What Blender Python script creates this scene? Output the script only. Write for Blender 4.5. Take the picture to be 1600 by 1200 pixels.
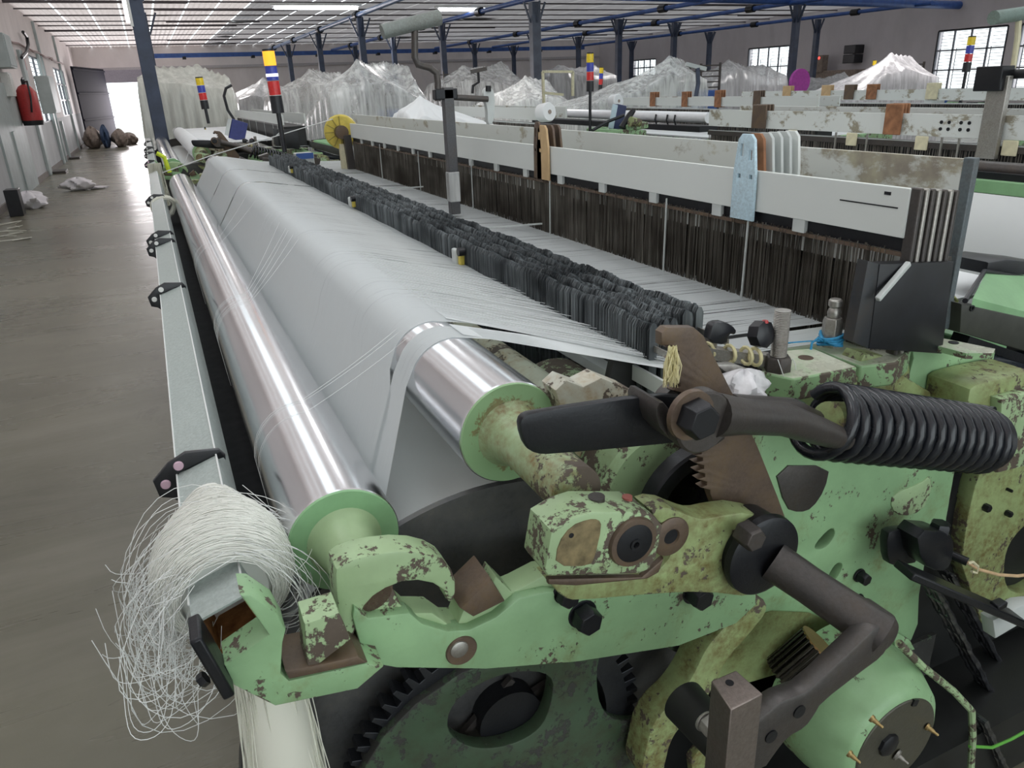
import bpy, bmesh, math, random
from mathutils import Vector, Matrix, Euler
random.seed(7)
PI = math.pi
for o in list(bpy.data.objects): bpy.data.objects.remove(o)
SC = bpy.context.scene
COL = SC.collection

# ------------------------------------------------------------------ camera
RM = ((0.9083493, 0.1841139, -0.3755044), (-0.4166466, 0.3207746, -0.8505934), (-0.0361537, 0.9290886, 0.3680859))
CAMP = Vector((0, 0, 1.70)); FPX = 1180.0
cam = bpy.data.cameras.new('camera'); cam_o = bpy.data.objects.new('camera', cam); COL.objects.link(cam_o)
cam.sensor_width = 36; cam.lens = FPX / 1600 * 36; cam.clip_start = .02; cam.clip_end = 300
cam_o.matrix_world = Matrix.Translation(CAMP) @ Matrix(RM).to_4x4()
SC.camera = cam_o
# ------------------------------------------------------------------ world, exposure
SC.view_settings.view_transform = 'Standard'; SC.view_settings.look = 'None'
SC.view_settings.gamma = 1; SC.view_settings.use_curve_mapping = False
SC.view_settings.exposure = 0.15
wd = bpy.data.worlds.new('overcast_sky'); SC.world = wd; wd.use_nodes = True
bg = wd.node_tree.nodes['Background']; bg.inputs[0].default_value = (.90, .98, 1, 1); bg.inputs[1].default_value = 2.2
def area_light(name, loc, size, power, color=(1, 1, 1), rot=(0, 0, 0)):
    l = bpy.data.lights.new(name, 'AREA'); l.shape = 'RECTANGLE'; l.size, l.size_y = size; l.energy = power; l.color = color
    o = bpy.data.objects.new(name, l); COL.objects.link(o); o.location = loc; o.rotation_euler = rot
    return o
# added fill lights without fixtures, above the near looms and over the hall
FILLS = [(-.6, 1.9), (1.7, 1.2), (3.6, 3.0), (1.9, 7.5)]
for i, (x, y) in enumerate(FILLS): area_light('near_fill_light', (x, y, 3.5), (.25, 1.6), 9, (.95, .98, 1))
for i, (x, y) in enumerate([(5, 13), (12, 10), (12, 18), (20, 14), (2, 22), (18, 26), (8, 30)]):
    area_light('hall_fill_light', (x, y, 3.6), (.4, 2.4), 60, (1, .95, .93))
area_light('door_daylight', (-.3, 41.0, 1.2), (2.4, 2.2), 260, (1, .93, .95), (-PI / 2, 0, 0))

# ------------------------------------------------------------------ helpers
def ray(u, v):
    c = Vector(((u - 800) / FPX, -(v - 600) / FPX, -1)); return Matrix(RM) @ c
def at(u, v, x=None, y=None, z=None):
    r = ray(u, v)
    t = (x - CAMP.x) / r.x if x is not None else (y - CAMP.y) / r.y if y is not None else (z - CAMP.z) / r.z
    return CAMP + r * t
def PX(pts, y): return [(p.x, p.z) for p in (at(u, v, y=y) for u, v in pts)]

class MB:
    def __init__(s): s.v = []; s.f = []
    def add(s, vs, fs):
        n = len(s.v); s.v += [tuple(v) for v in vs]; s.f += [tuple(i + n for i in f) for f in fs]; return s
    def box(s, lo, hi, mat=None):
        vs = [Vector((x, y, z)) for x in (lo[0], hi[0]) for y in (lo[1], hi[1]) for z in (lo[2], hi[2])]
        if mat: vs = [mat @ v for v in vs]
        return s.add(vs, [(0, 1, 3, 2), (4, 6, 7, 5), (0, 4, 5, 1), (2, 3, 7, 6), (0, 2, 6, 4), (1, 5, 7, 3)])
    def bar(s, a, b, w, h, up=(0, 0, 1)):
        a = Vector(a); b = Vector(b); d = b - a; L = d.length; d.normalize()
        sx = d.cross(Vector(up))
        if sx.length < 1e-4: sx = d.cross(Vector((1, 0, 0)))
        sx.normalize(); uz = sx.cross(d)
        m = Matrix((sx, d, uz)).transposed().to_4x4(); m.translation = a
        return s.box((-w / 2, 0, -h / 2), (w / 2, L, h / 2), m)
    def tube(s, pts, r, n=10, cap=True, closed=False):
        pts = [Vector(p) for p in pts]; m = len(pts); rs = r if isinstance(r, (list, tuple)) else [r] * m
        vs = []; nrm = None
        for i, p in enumerate(pts):
            if closed: t = pts[(i + 1) % m] - pts[i - 1]
            else: t = (pts[min(i + 1, m - 1)] - pts[max(i - 1, 0)])
            if t.length < 1e-9: t = Vector((0, 0, 1))
            t.normalize()
            if nrm is None:
                nrm = t.cross(Vector((0, 0, 1)))
                if nrm.length < .05: nrm = t.cross(Vector((1, 0, 0)))
            else: nrm = nrm - t * nrm.dot(t)
            nrm.normalize(); bn = t.cross(nrm)
            for k in range(n):
                a = 2 * PI * k / n; vs.append(p + (nrm * math.cos(a) + bn * math.sin(a)) * rs[i])
        fs = []
        for i in range(m if closed else m - 1):
            j = (i + 1) % m
            for k in range(n):
                l = (k + 1) % n; fs.append((i * n + k, i * n + l, j * n + l, j * n + k))
        if cap and not closed: fs += [tuple(range(n))[::-1], tuple((m - 1) * n + k for k in range(n))]
        return s.add(vs, fs)
    def cyl(s, a, b, r, n=24, r2=None): return s.tube([a, b], [r, r if r2 is None else r2], n)
    def lathe(s, c, ax, prof, n=32):          # prof: (distance along axis, radius)
        c = Vector(c); ax = Vector(ax).normalized()
        return s.tube_prof([c + ax * d for d, r in prof], [max(r, 1e-5) for d, r in prof], ax, n)
    def tube_prof(s, ps, rs, ax, n):
        nr = ax.cross(Vector((0, 0, 1)));
        if nr.length < .05: nr = ax.cross(Vector((1, 0, 0)))
        nr.normalize(); bn = ax.cross(nr); vs = []; m = len(ps)
        for p, r in zip(ps, rs):
            for k in range(n):
                a = 2 * PI * k / n; vs.append(p + (nr * math.cos(a) + bn * math.sin(a)) * r)
        fs = [(i * n + k, i * n + (k + 1) % n, (i + 1) * n + (k + 1) % n, (i + 1) * n + k) for i in range(m - 1) for k in range(n)]
        fs += [tuple(range(n))[::-1], tuple((m - 1) * n + k for k in range(n))]
        return s.add(vs, fs)
    def hexa(s, a, b, r, rot=0):
        a = Vector(a); b = Vector(b); ax = (b - a).normalized(); nr = ax.cross(Vector((0, 0, 1)))
        if nr.length < .05: nr = Vector((1, 0, 0))
        nr.normalize(); bn = ax.cross(nr); vs = []
        L = (b - a).length
        for d, q in ((0, r), (L * .82, r), (L, r * .86)):
            for k in range(6):
                t = k * PI / 3 + rot; vs.append(a + ax * d + (nr * math.cos(t) + bn * math.sin(t)) * q)
        fs = [(i * 6 + k, i * 6 + (k + 1) % 6, (i + 1) * 6 + (k + 1) % 6, (i + 1) * 6 + k) for i in range(2) for k in range(6)]
        return s.add(vs, fs + [(5, 4, 3, 2, 1, 0), (12, 13, 14, 15, 16, 17)])

WL = {}
def setp(o, **k):
    for a, b in k.items():
        if b is not None: o[a] = b
def empty(name, loc, label=None, cat=None, group=None, kind=None):
    o = bpy.data.objects.new(name, None); COL.objects.link(o); o.location = loc; o.empty_display_size = .1
    WL[o] = Vector(loc); setp(o, label=label, category=cat, group=group, kind=kind); return o
def obj(name, mb, mat, parent=None, label=None, cat=None, group=None, kind=None, sharp=38, bev=0, uv=None, smooth=True, seg=2):
    me = mb if isinstance(mb, bpy.types.Mesh) else None
    if me is None:
        me = bpy.data.meshes.new(name); me.from_pydata(mb.v, [], mb.f)
        bm = bmesh.new(); bm.from_mesh(me); bmesh.ops.recalc_face_normals(bm, faces=bm.faces); bm.to_mesh(me); bm.free()
    vs = [v.co for v in me.vertices]
    lo = Vector([min(v[i] for v in vs) for i in range(3)]); hi = Vector([max(v[i] for v in vs) for i in range(3)])
    c = (lo + hi) / 2
    if parent is None: c.z = lo.z
    me.transform(Matrix.Translation(-c))
    if smooth:
        me.polygons.foreach_set('use_smooth', [True] * len(me.polygons)); me.set_sharp_from_angle(angle=math.radians(sharp))
    me.materials.clear(); me.materials.append(mat); me.update()
    o = bpy.data.objects.new(name, me); COL.objects.link(o); WL[o] = c
    if parent is not None: o.parent = parent; o.location = c - WL[parent]
    else: o.location = c
    if bev:
        b = o.modifiers.new('bevel', 'BEVEL'); b.width = bev; b.segments = seg; b.limit_method = 'ANGLE'; b.angle_limit = math.radians(40)
    setp(o, label=label, category=cat, group=group, kind=kind)
    return o
def chaikin(p, k=1, keep=0):
    for _ in range(k):
        q = []
        for i in range(len(p)):
            a = p[i]; b = p[(i + 1) % len(p)]
            q += [(a[0] * .75 + b[0] * .25, a[1] * .75 + b[1] * .25), (a[0] * .25 + b[0] * .75, a[1] * .25 + b[1] * .75)]
        p = q
    return p
def circ(c, r, n=28, a0=0): return [(c[0] + r * math.cos(a0 + 2 * PI * k / n), c[1] + r * math.sin(a0 + 2 * PI * k / n)) for k in range(n)]
def plate_mesh(loops, y0, depth, bevel=.0025):
    """flat casting lying in the XZ plane, front face at y0, holes from the inner loops"""
    cu = bpy.data.curves.new('t', 'CURVE'); cu.dimensions = '2D'; cu.fill_mode = 'BOTH'
    for lp in loops:
        s = cu.splines.new('POLY'); s.points.add(len(lp) - 1)
        for i, p in enumerate(lp): s.points[i].co = (p[0], p[1], 0, 1)
        s.use_cyclic_u = True
    bevel = min(bevel, depth * .45)
    cu.extrude = depth / 2 - bevel; cu.bevel_depth = bevel; cu.offset = -bevel; cu.bevel_resolution = 1
    o = bpy.data.objects.new('t', cu); COL.objects.link(o)
    dg = bpy.context.evaluated_depsgraph_get(); me = bpy.data.meshes.new_from_object(o.evaluated_get(dg))
    bpy.data.objects.remove(o); bpy.data.curves.remove(cu)
    bm = bmesh.new(); bm.from_mesh(me); bmesh.ops.remove_doubles(bm, verts=bm.verts, dist=1e-5); bm.to_mesh(me); bm.free()
    me.transform(Matrix(((1, 0, 0, 0), (0, 0, -1, y0 + depth / 2), (0, 1, 0, 0), (0, 0, 0, 1)))); return me
def plate(name, px, y0, depth, mat, parent, holes=(), k=0, bevel=.0025, **kw):
    loops = [chaikin(PX(px, y0), k)] + [chaikin(PX(h, y0), 2) if isinstance(h[0], tuple) else circ((at(h[0], h[1], y=y0).x, at(h[0], h[1], y=y0).z), h[2]) for h in holes]
    return obj(name, plate_mesh(loops, y0, depth, bevel), mat, parent, **kw)
def ycyl(name, u, v, y0, y1, r, mat, parent, n=32, ch=.002, **kw):   # round part along Y whose front centre shows at pixel (u, v)
    p = at(u, v, y=y0); L = y1 - y0
    return obj(name, MB().lathe((p.x, y0, p.z), (0, 1, 0), [(0, r - ch), (ch, r), (L - ch, r), (L, r - ch)], n), mat, parent, **kw)
def copy_tree(o, parent=None, skip=()):
    c = o.copy(); COL.objects.link(c)
    if parent is not None: c.parent = parent
    for ch in list(o.children):
        if ch.name.split('.')[0] in skip: continue
        copy_tree(ch, c, skip)
    return c

# ------------------------------------------------------------------ materials
class NT:
    def __init__(s, name):
        s.m = bpy.data.materials.new(name); s.m.use_nodes = True; s.t = s.m.node_tree; s.b = s.t.nodes['Principled BSDF']; s.out = s.t.nodes['Material Output']
        s.tc = s.n('ShaderNodeTexCoord'); s.co = s.tc.outputs['Object']
    def n(s, typ, **k):
        x = s.t.nodes.new(typ)
        for a, b in k.items(): setattr(x, a, b)
        return x
    def l(s, a, b): s.t.links.new(a, b)
    def scaled(s, sc, co=None):
        m = s.n('ShaderNodeMapping'); m.inputs['Scale'].default_value = sc; s.l(co or s.co, m.inputs[0]); return m.outputs[0]
    def noise(s, scale, detail=4, rough=.55, co=None, dist=0):
        x = s.n('ShaderNodeTexNoise'); x.inputs['Scale'].default_value = scale; x.inputs['Detail'].default_value = detail
        x.inputs['Roughness'].default_value = rough; x.inputs['Distortion'].default_value = dist; s.l(co or s.co, x.inputs['Vector']); return x.outputs['Fac']
    def ramp(s, fac, a, b, ca=(0, 0, 0, 1), cb=(1, 1, 1, 1)):
        r = s.n('ShaderNodeValToRGB'); e = r.color_ramp.elements; e[0].position = a; e[1].position = b; e[0].color = ca; e[1].color = cb; s.l(fac, r.inputs[0]); return r.outputs[0]
    def mix(s, fac, a, b):
        x = s.n('ShaderNodeMix', data_type='RGBA')
        for i, q in ((6, a), (7, b)):
            if hasattr(q, 'is_output'): s.l(q, x.inputs[i])
            else: x.inputs[i].default_value = (*q, 1) if len(q) == 3 else q
        if hasattr(fac, 'is_output'): s.l(fac, x.inputs[0])
        else: x.inputs[0].default_value = fac
        return x.outputs[2]
    def math(s, op, a, b=0.0):
        x = s.n('ShaderNodeMath', operation=op)
        for i, q in ((0, a), (1, b)):
            if hasattr(q, 'is_output'): s.l(q, x.inputs[i])
            else: x.inputs[i].default_value = q
        return x.outputs[0]
    def bump(s, h, dist=.001, st=1):
        b = s.n('ShaderNodeBump'); b.inputs['Distance'].default_value = dist; b.inputs['Strength'].default_value = st; s.l(h, b.inputs['Height']); s.l(b.outputs[0], s.b.inputs['Normal'])
    def set(s, **k):
        for a, q in k.items():
            i = s.b.inputs[a.replace('_', ' ')]
            if hasattr(q, 'is_output'): s.l(q, i)
            else: i.default_value = (*q, 1) if isinstance(q, tuple) and len(q) == 3 else q
        return s
def simple(name, col, rough=.5, metal=0, var=.15, scale=30, bump=0, **k):
    t = NT(name); f = t.noise(scale, 5)
    d = tuple(c * (1 - var) for c in col); l = tuple(min(1, c * (1 + var)) for c in col)
    t.set(Base_Color=t.mix(t.ramp(f, .3, .7), d, l), Roughness=rough, Metallic=metal, **k)
    if bump: t.bump(f, bump)
    return t.m
def painted(name, col, chip=.62, dirt=.5, under=(.075, .058, .045), dirtcol=(.16, .13, .04), sc=1.0, top_tint=None):
    """old enamel: chips down to brown primer, grease film in patches"""
    t = NT(name)
    g = t.noise(9 * sc, 5, .6); col2 = t.mix(t.ramp(g, .35, .7), tuple(c * .86 for c in col), tuple(min(1, c * 1.1) for c in col))
    dn = t.noise(5 * sc, 6, .65, dist=.4); d = t.ramp(dn, dirt, dirt + .16)
    dd = t.math('MULTIPLY', d, t.ramp(t.noise(55 * sc, 4, .7), .3, .65))
    c = t.mix(t.math('MULTIPLY', dd, .92), col2, dirtcol)
    big = t.noise(6 * sc, 3, .5); mid = t.noise(26 * sc, 5, .6, t.scaled((1.3, 1, .8))); fine = t.noise(95 * sc, 6, .7)
    geo = t.n('ShaderNodeNewGeometry'); pt = t.ramp(geo.outputs['Pointiness'], .512, .56)
    s = t.math('ADD', t.math('MULTIPLY', big, .3), t.math('ADD', t.math('MULTIPLY', mid, .35), t.math('MULTIPLY', fine, .35)))
    s = t.math('ADD', s, t.math('MULTIPLY', pt, .10))
    ch = t.ramp(s, chip - .006, chip + .014)
    un = t.mix(t.noise(40, 4), under, tuple(q * 1.7 for q in under))
    if top_tint:      # paler tint on faces that point up
        sp = t.n('ShaderNodeSeparateXYZ'); t.l(geo.outputs['Normal'], sp.inputs[0]); dz = t.math('MULTIPLY', t.ramp(sp.outputs[2], .75, .95), t.ramp(t.noise(22, 5, .65), .25, .55))
        c = t.mix(dz, c, top_tint); ch = t.math('MULTIPLY', ch, t.math('SUBTRACT', 1.0, t.math('MULTIPLY', dz, .8)))
    t.set(Base_Color=t.mix(ch, c, un), Roughness=t.mix(ch, (.38, .38, .38), (.7, .7, .7)), Specular_IOR_Level=.45)
    t.bump(t.math('SUBTRACT', t.math('MULTIPLY', fine, .25), t.math('MULTIPLY', ch, .6)), .0012, .7)
    return t.m
def iron(name, col, rough=.5, metal=.3, grime=(.10, .07, .045), gfac=.5):
    t = NT(name); a = t.noise(14, 6, .65); f = t.noise(160, 4, .7)
    c = t.mix(t.ramp(a, .42, .72), col, tuple(q * (1 - gfac) + g * gfac for q, g in zip(col, grime)))
    t.set(Base_Color=t.mix(t.ramp(f, .3, .8), c, tuple(q * 1.5 for q in col)), Roughness=t.math('ADD', t.math('MULTIPLY', a, .3), rough - .15), Metallic=metal)
    t.bump(t.math('ADD', f, a), .0006, .6); return t.m

GREEN = painted('worn_green_enamel', (.275, .455, .245), .632, .54)
GREEN_CHIP = painted('chipped_green_enamel', (.36, .50, .28), .605, .545)
GREEN_DIRTY = painted('oily_green_enamel', (.33, .42, .19), .612, .38, dirtcol=(.14, .10, .03))
GREEN_CLEAN = painted('clean_green_enamel', (.25, .46, .24), .71, .62)
GREEN_PALETOP = painted('pale_topped_green_enamel', (.28, .46, .24), .63, .54, top_tint=(.50, .52, .42))
GREEN_SHADED = painted('shaded_grimy_green_enamel', (.055, .095, .055), .58, .42, under=(.03, .03, .028), dirtcol=(.04, .04, .025))  # darker copy of the green, shade put into the colour along with grime
IRON = iron('bare_dark_iron', (.062, .057, .055), .40, .5)
IRON_BROWN = iron('brown_worn_iron', (.095, .068, .052), .48, .35, (.23, .15, .065), .6)
BLACK = iron('black_oxide_steel', (.010, .011, .014), .36, .35, (.035, .03, .027), .3)
BLACKP = simple('black_plastic', (.013, .014, .018), .35, 0, .2)
STEEL = iron('worn_grey_steel', (.30, .29, .27), .42, .8, (.2, .17, .12), .4)
def cap_mat():
    t = NT('green_cap_enamel_with_rust'); sp = t.n('ShaderNodeSeparateXYZ'); t.l(t.co, sp.inputs[0])
    r = t.math('SQRT', t.math('ADD', t.math('POWER', sp.outputs[0], 2.0), t.math('POWER', sp.outputs[2], 2.0)))
    n = t.noise(30, 6, .7, dist=.5); k = t.math('ADD', t.math('MULTIPLY', r, -9.0), t.math('MULTIPLY', n, 1.1)); m = t.ramp(k, -.34, .06)
    t.set(Base_Color=t.mix(t.math('MULTIPLY', m, .85), (.27, .44, .23), t.mix(t.noise(80, 4), (.10, .07, .03), (.30, .24, .10))), Roughness=.4); return t.m
CAPM = cap_mat()
BRASS = simple('brass', (.45, .33, .15), .35, .9)
BRONZE = simple('worm_wheel_bronze', (.30, .19, .08), .4, .7)
GREYP = simple('pale_grey_paint', (.50, .53, .52), .5, 0, .1, 8)
CREAM = simple('cream_plastic', (.62, .58, .40), .5, 0, .12)
YELLOW = simple('yellow_plastic', (.62, .50, .09), .45, 0, .15)
BLUEP = simple('blue_paint', (.035, .10, .34), .45, 0, .2, 6)
NAVY = simple('dark_navy_column_paint', (.035, .05, .09), .4, 0, .3, 5)
RED = simple('red_paint', (.42, .03, .03), .4)
WHITE = simple('white_plastic', (.75, .76, .74), .45, 0, .05)
PINK = simple('pink_ceramic', (.65, .45, .55), .25, 0, .05)
BLUEYARN = simple('blue_twine', (.02, .22, .42), .6, 0, .25, 200)
WOODB = simple('rusty_brown_bracket', (.27, .12, .055), .65, 0, .35, 25)
TAN = simple('tan_plywood', (.52, .36, .19), .6, 0, .12, 18)
BLUEGREY = iron('pale_blue_painted_plate', (.42, .55, .62), .45, .1, (.35, .42, .45), .6)
CARD = simple('brown_sacking', (.25, .20, .17), .85, 0, .25, 12)
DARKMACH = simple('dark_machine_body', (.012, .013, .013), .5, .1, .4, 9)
CLOTHW = simple('white_cloth', (.74, .76, .77), .75, 0, .03, 3)
MAG = simple('magenta_plastic', (.4, .05, .35), .5)

def roller_mat():
    t = NT('polished_aluminium'); a = t.noise(3, 4, .6, t.scaled((3, .5, 3))); f = t.noise(260, 3, .7)
    t.set(Base_Color=t.mix(t.ramp(a, .3, .7), (.66, .67, .70), (.80, .81, .84)), Metallic=1.0, Roughness=t.math('ADD', t.math('MULTIPLY', a, .16), .10))
    t.bump(f, .00015, .25); return t.m
ALU = roller_mat()
def yarn_sheet(name, gap0=.70, col=(.78, .82, .83)):
    t = NT(name); uv = t.tc.outputs['UV']
    a = t.noise(1, 3, .6, t.scaled((2.2, 420, 1), uv)); b = t.noise(1, 2, .5, t.scaled((.9, 60, 1), uv)); c = t.noise(1, 2, .5, t.scaled((14, 1500, 1), uv))
    s = t.math('ADD', t.math('MULTIPLY', a, .6), t.math('MULTIPLY', b, .4))
    sep = t.n('ShaderNodeSeparateXYZ'); t.l(uv, sep.inputs[0])
    openf = t.n('ShaderNodeMapRange'); t.l(sep.outputs[0], openf.inputs[0]); openf.inputs[1].default_value = .62; openf.inputs[2].default_value = .98; openf.inputs[3].default_value = 0; openf.inputs[4].default_value = .115
    g = t.ramp(t.math('ADD', s, openf.outputs[0]), gap0, gap0 + .02)
    t.set(Base_Color=t.mix(t.ramp(c, .3, .7), tuple(q * .88 for q in col), col), Roughness=.42, Specular_IOR_Level=.5)
    t.bump(t.math('ADD', c, t.math('MULTIPLY', a, .15)), .0006, .35)
    tl = t.n('ShaderNodeBsdfTranslucent'); tl.inputs[0].default_value = (.8, .84, .84, 1); tp = t.n('ShaderNodeBsdfTransparent'); mx = t.n('ShaderNodeMixShader'); mx.inputs[0].default_value = .40
    m2 = t.n('ShaderNodeMixShader'); t.l(t.b.outputs[0], mx.inputs[1]); t.l(tl.outputs[0], mx.inputs[2]); t.l(g, m2.inputs[0]); t.l(mx.outputs[0], m2.inputs[1]); t.l(tp.outputs[0], m2.inputs[2]); t.l(m2.outputs[0], t.out.inputs[0])
    return t.m
SHEET = yarn_sheet('warp_yarn_sheet')
def thread_mat(name, col, rough=.45):
    t = NT(name); t.set(Base_Color=col, Roughness=rough, Transmission_Weight=.0, Specular_IOR_Level=.6); return t.m
THREAD = thread_mat('white_filament', (.72, .74, .73))
THREADW = thread_mat('warp_filament', (.66, .69, .70))
HANK = thread_mat('cream_filament', (.72, .72, .63))
WAX = thread_mat('yellowish_yarn', (.72, .66, .38), .6)
def film(name, col, alpha=.5, rough=.25):
    t = NT(name); n = t.noise(1.4, 5, .6, t.scaled((5, 5, .7)), .5); n2 = t.noise(5, 4, .6, t.scaled((4, 4, .35)), .4)
    f = t.ramp(t.math('ADD', t.math('MULTIPLY', n, .6), t.math('MULTIPLY', n2, .4)), .42, .60, (alpha, alpha, alpha, 1), (min(1, alpha + .4),) * 3 + (1,))
    t.set(Base_Color=col, Roughness=rough, Alpha=f, Specular_IOR_Level=.8)
    t.bump(t.noise(3, 3, .5, t.scaled((4, 4, .5)), .4), .012, .35); return t.m
FILM = film('clear_plastic_film', (.78, .80, .79), .30)
FILMG = film('grey_plastic_film', (.45, .46, .47), .6)
FILMW = film('milky_plastic_film', (.84, .83, .86), .5)
def emis(name, col, s):
    t = NT(name); t.set(Base_Color=col, Emission_Color=(*col, 1), Emission_Strength=s); return t.m
TUBEM = emis('glowing_tube', (.95, .97, 1), 7)
LAMP_Y = emis('lit_amber_lens', (1, .42, .03), 1.0); LENS_Y = simple('yellow_lens', (.85, .62, .03), .25); LENS_B = simple('blue_lens', (.05, .07, .42), .25)
LENS_R = simple('red_lens', (.62, .03, .03), .25); LAMP_W = emis('lit_white_band', (.8, .8, 1), 1.6); LED = emis('red_led', (1, .05, .04), 3)
def grime_bar(name, st=.55):
    t = NT(name); n = t.noise(7, 8, .72, t.scaled((1, .8, 1.2)), .15); c = t.ramp(n, st, st + .06)
    s = t.noise(2.2, 4, .5)
    dirtc = t.mix(t.noise(20, 4), (.30, .27, .17), (.17, .13, .08))
    t.set(Base_Color=t.mix(t.math('MULTIPLY', c, .85), t.mix(s, (.60, .63, .61), (.68, .71, .69)), dirtc), Roughness=.5); t.bump(n, .0006); return t.m
BAR_CLEAN = grime_bar('white_bar_enamel', .72); BAR_DIRTY = grime_bar('stained_bar_enamel', .545)
def rear_bar():
    t = NT('heavily_stained_bar_enamel'); n = t.noise(9, 8, .7, t.scaled((1, .7, 1.2)), .2); sp = t.n('ShaderNodeSeparateXYZ'); t.l(t.co, sp.inputs[0])
    mr = t.n('ShaderNodeMapRange'); t.l(sp.outputs[1], mr.inputs[0]); mr.inputs[1].default_value = -1.7; mr.inputs[2].default_value = -2.5; mr.inputs[3].default_value = 0; mr.inputs[4].default_value = .13
    c = t.ramp(t.math('ADD', n, mr.outputs[0]), .57, .66); dc = t.mix(t.ramp(t.noise(16, 5), .35, .65), (.36, .32, .20), (.16, .12, .08))
    t.set(Base_Color=t.mix(t.math('MULTIPLY', c, .8), (.58, .60, .57), dc), Roughness=.5); return t.m
BAR_REAR = rear_bar()
RECESS = simple('rusty_olive_recess', (.19, .15, .075), .75, 0, .55, 45, .001)
def wire_mat(name, a, b, metal=.7, rough=.4):
    t = NT(name); n = t.noise(1, 3, .6, t.scaled((40, 90, 3))); n2 = t.noise(1, 2, .5, t.scaled((3, 5, 8)))
    t.set(Base_Color=t.mix(t.math('MULTIPLY', t.ramp(n, .35, .75), t.ramp(n2, .3, .6)), a, b), Metallic=metal, Roughness=rough); return t.m
DROPW = wire_mat('oily_drop_wire_steel', (.045, .052, .058), (.42, .46, .48), .4, .42)
HEDDLE = wire_mat('oily_heddle_steel', (.12, .105, .09), (.50, .47, .42), .4, .42)
# ================================================================== SETTING
def floor_mat():
    t = NT('polished_concrete_floor'); a = t.noise(.5, 6, .6); b = t.noise(1, 5, .65, t.scaled((.35, 2.2, 1)), .8); c = t.noise(25, 4)
    col = t.mix(t.ramp(a, .3, .7), (.09, .088, .058), (.225, .215, .155))
    col = t.mix(t.math('MULTIPLY', t.ramp(b, .5, .75), .5), col, (.31, .285, .24))
    st = t.ramp(t.noise(2.1, 5, .7, dist=.5), .62, .74); col = t.mix(t.math('MULTIPLY', st, .5), col, (.05, .047, .043))
    t.set(Base_Color=t.mix(t.math('MULTIPLY', c, .25), col, (.2, .19, .17)), Roughness=t.math('ADD', t.math('MULTIPLY', b, .30), .14), Specular_IOR_Level=.6)
    t.bump(t.math('ADD', b, t.math('MULTIPLY', c, .2)), .006, .35); return t.m
FLOORM = floor_mat()
def wall_mat(name, up, lo, split):
    t = NT(name); geo = t.n('ShaderNodeNewGeometry'); sp = t.n('ShaderNodeSeparateXYZ'); t.l(geo.outputs['Position'], sp.inputs[0])
    n = t.noise(1.3, 6, .65, t.scaled((1, 1, .5))); k = t.ramp(sp.outputs[2], 0, 1)
    s = t.math('GREATER_THAN', sp.outputs[2], split)
    u = t.mix(t.ramp(n, .3, .7), tuple(q * .86 for q in up), up); l = t.mix(t.ramp(n, .3, .7), tuple(q * .78 for q in lo), lo)
    t.set(Base_Color=t.mix(s, l, u), Roughness=.7); t.bump(t.noise(6, 5), .006, .4); return t.m
WALLM = wall_mat('pink_white_wall', (.80, .74, .73), (.56, .58, .60), 1.25)
WALLR = wall_mat('grey_lilac_wall', (.62, .58, .60), (.52, .50, .51), .9)
def roof_mat(tf=.32, tc=(.80, .68, .65, 1), nm='lit_corrugated_roof_sheet'):
    t = NT(nm); w = t.n('ShaderNodeTexWave', wave_type='BANDS', bands_direction='X'); w.inputs['Scale'].default_value = 2.1; t.l(t.co, w.inputs[0])
    n = t.noise(1, 5, .6, t.scaled((1.5, .5, 1)))
    t.set(Base_Color=t.mix(t.ramp(n, .3, .7), (.44, .40, .40), (.62, .57, .56)), Roughness=.65, Specular_IOR_Level=.3); t.bump(w.outputs['Fac'], .02, .5)
    tr = t.n('ShaderNodeBsdfTranslucent'); tr.inputs[0].default_value = tc; mx = t.n('ShaderNodeMixShader'); mx.inputs[0].default_value = tf  # translucency and pink tint put the roof's glow into the sheet itself
    t.l(t.b.outputs[0], mx.inputs[1]); t.l(tr.outputs[0], mx.inputs[2]); t.l(mx.outputs[0], t.out.inputs[0]); return t.m
ROOF_LIT = roof_mat(); ROOF_DIM = roof_mat(.13, (.72, .68, .70, 1), 'dim_corrugated_roof_sheet'); PURLM = simple('dark_purlin_paint', (.06, .05, .055), .6)  # brightly lit and dim copies of one roof sheet
XL, XR, YB, YF, ZC = -2.5, 25.0, -3.5, 42.0, 3.98
obj('floor', MB().box((-6, -8, -.12), (XR + .3, 60, 0)), FLOORM, kind='structure')
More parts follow.
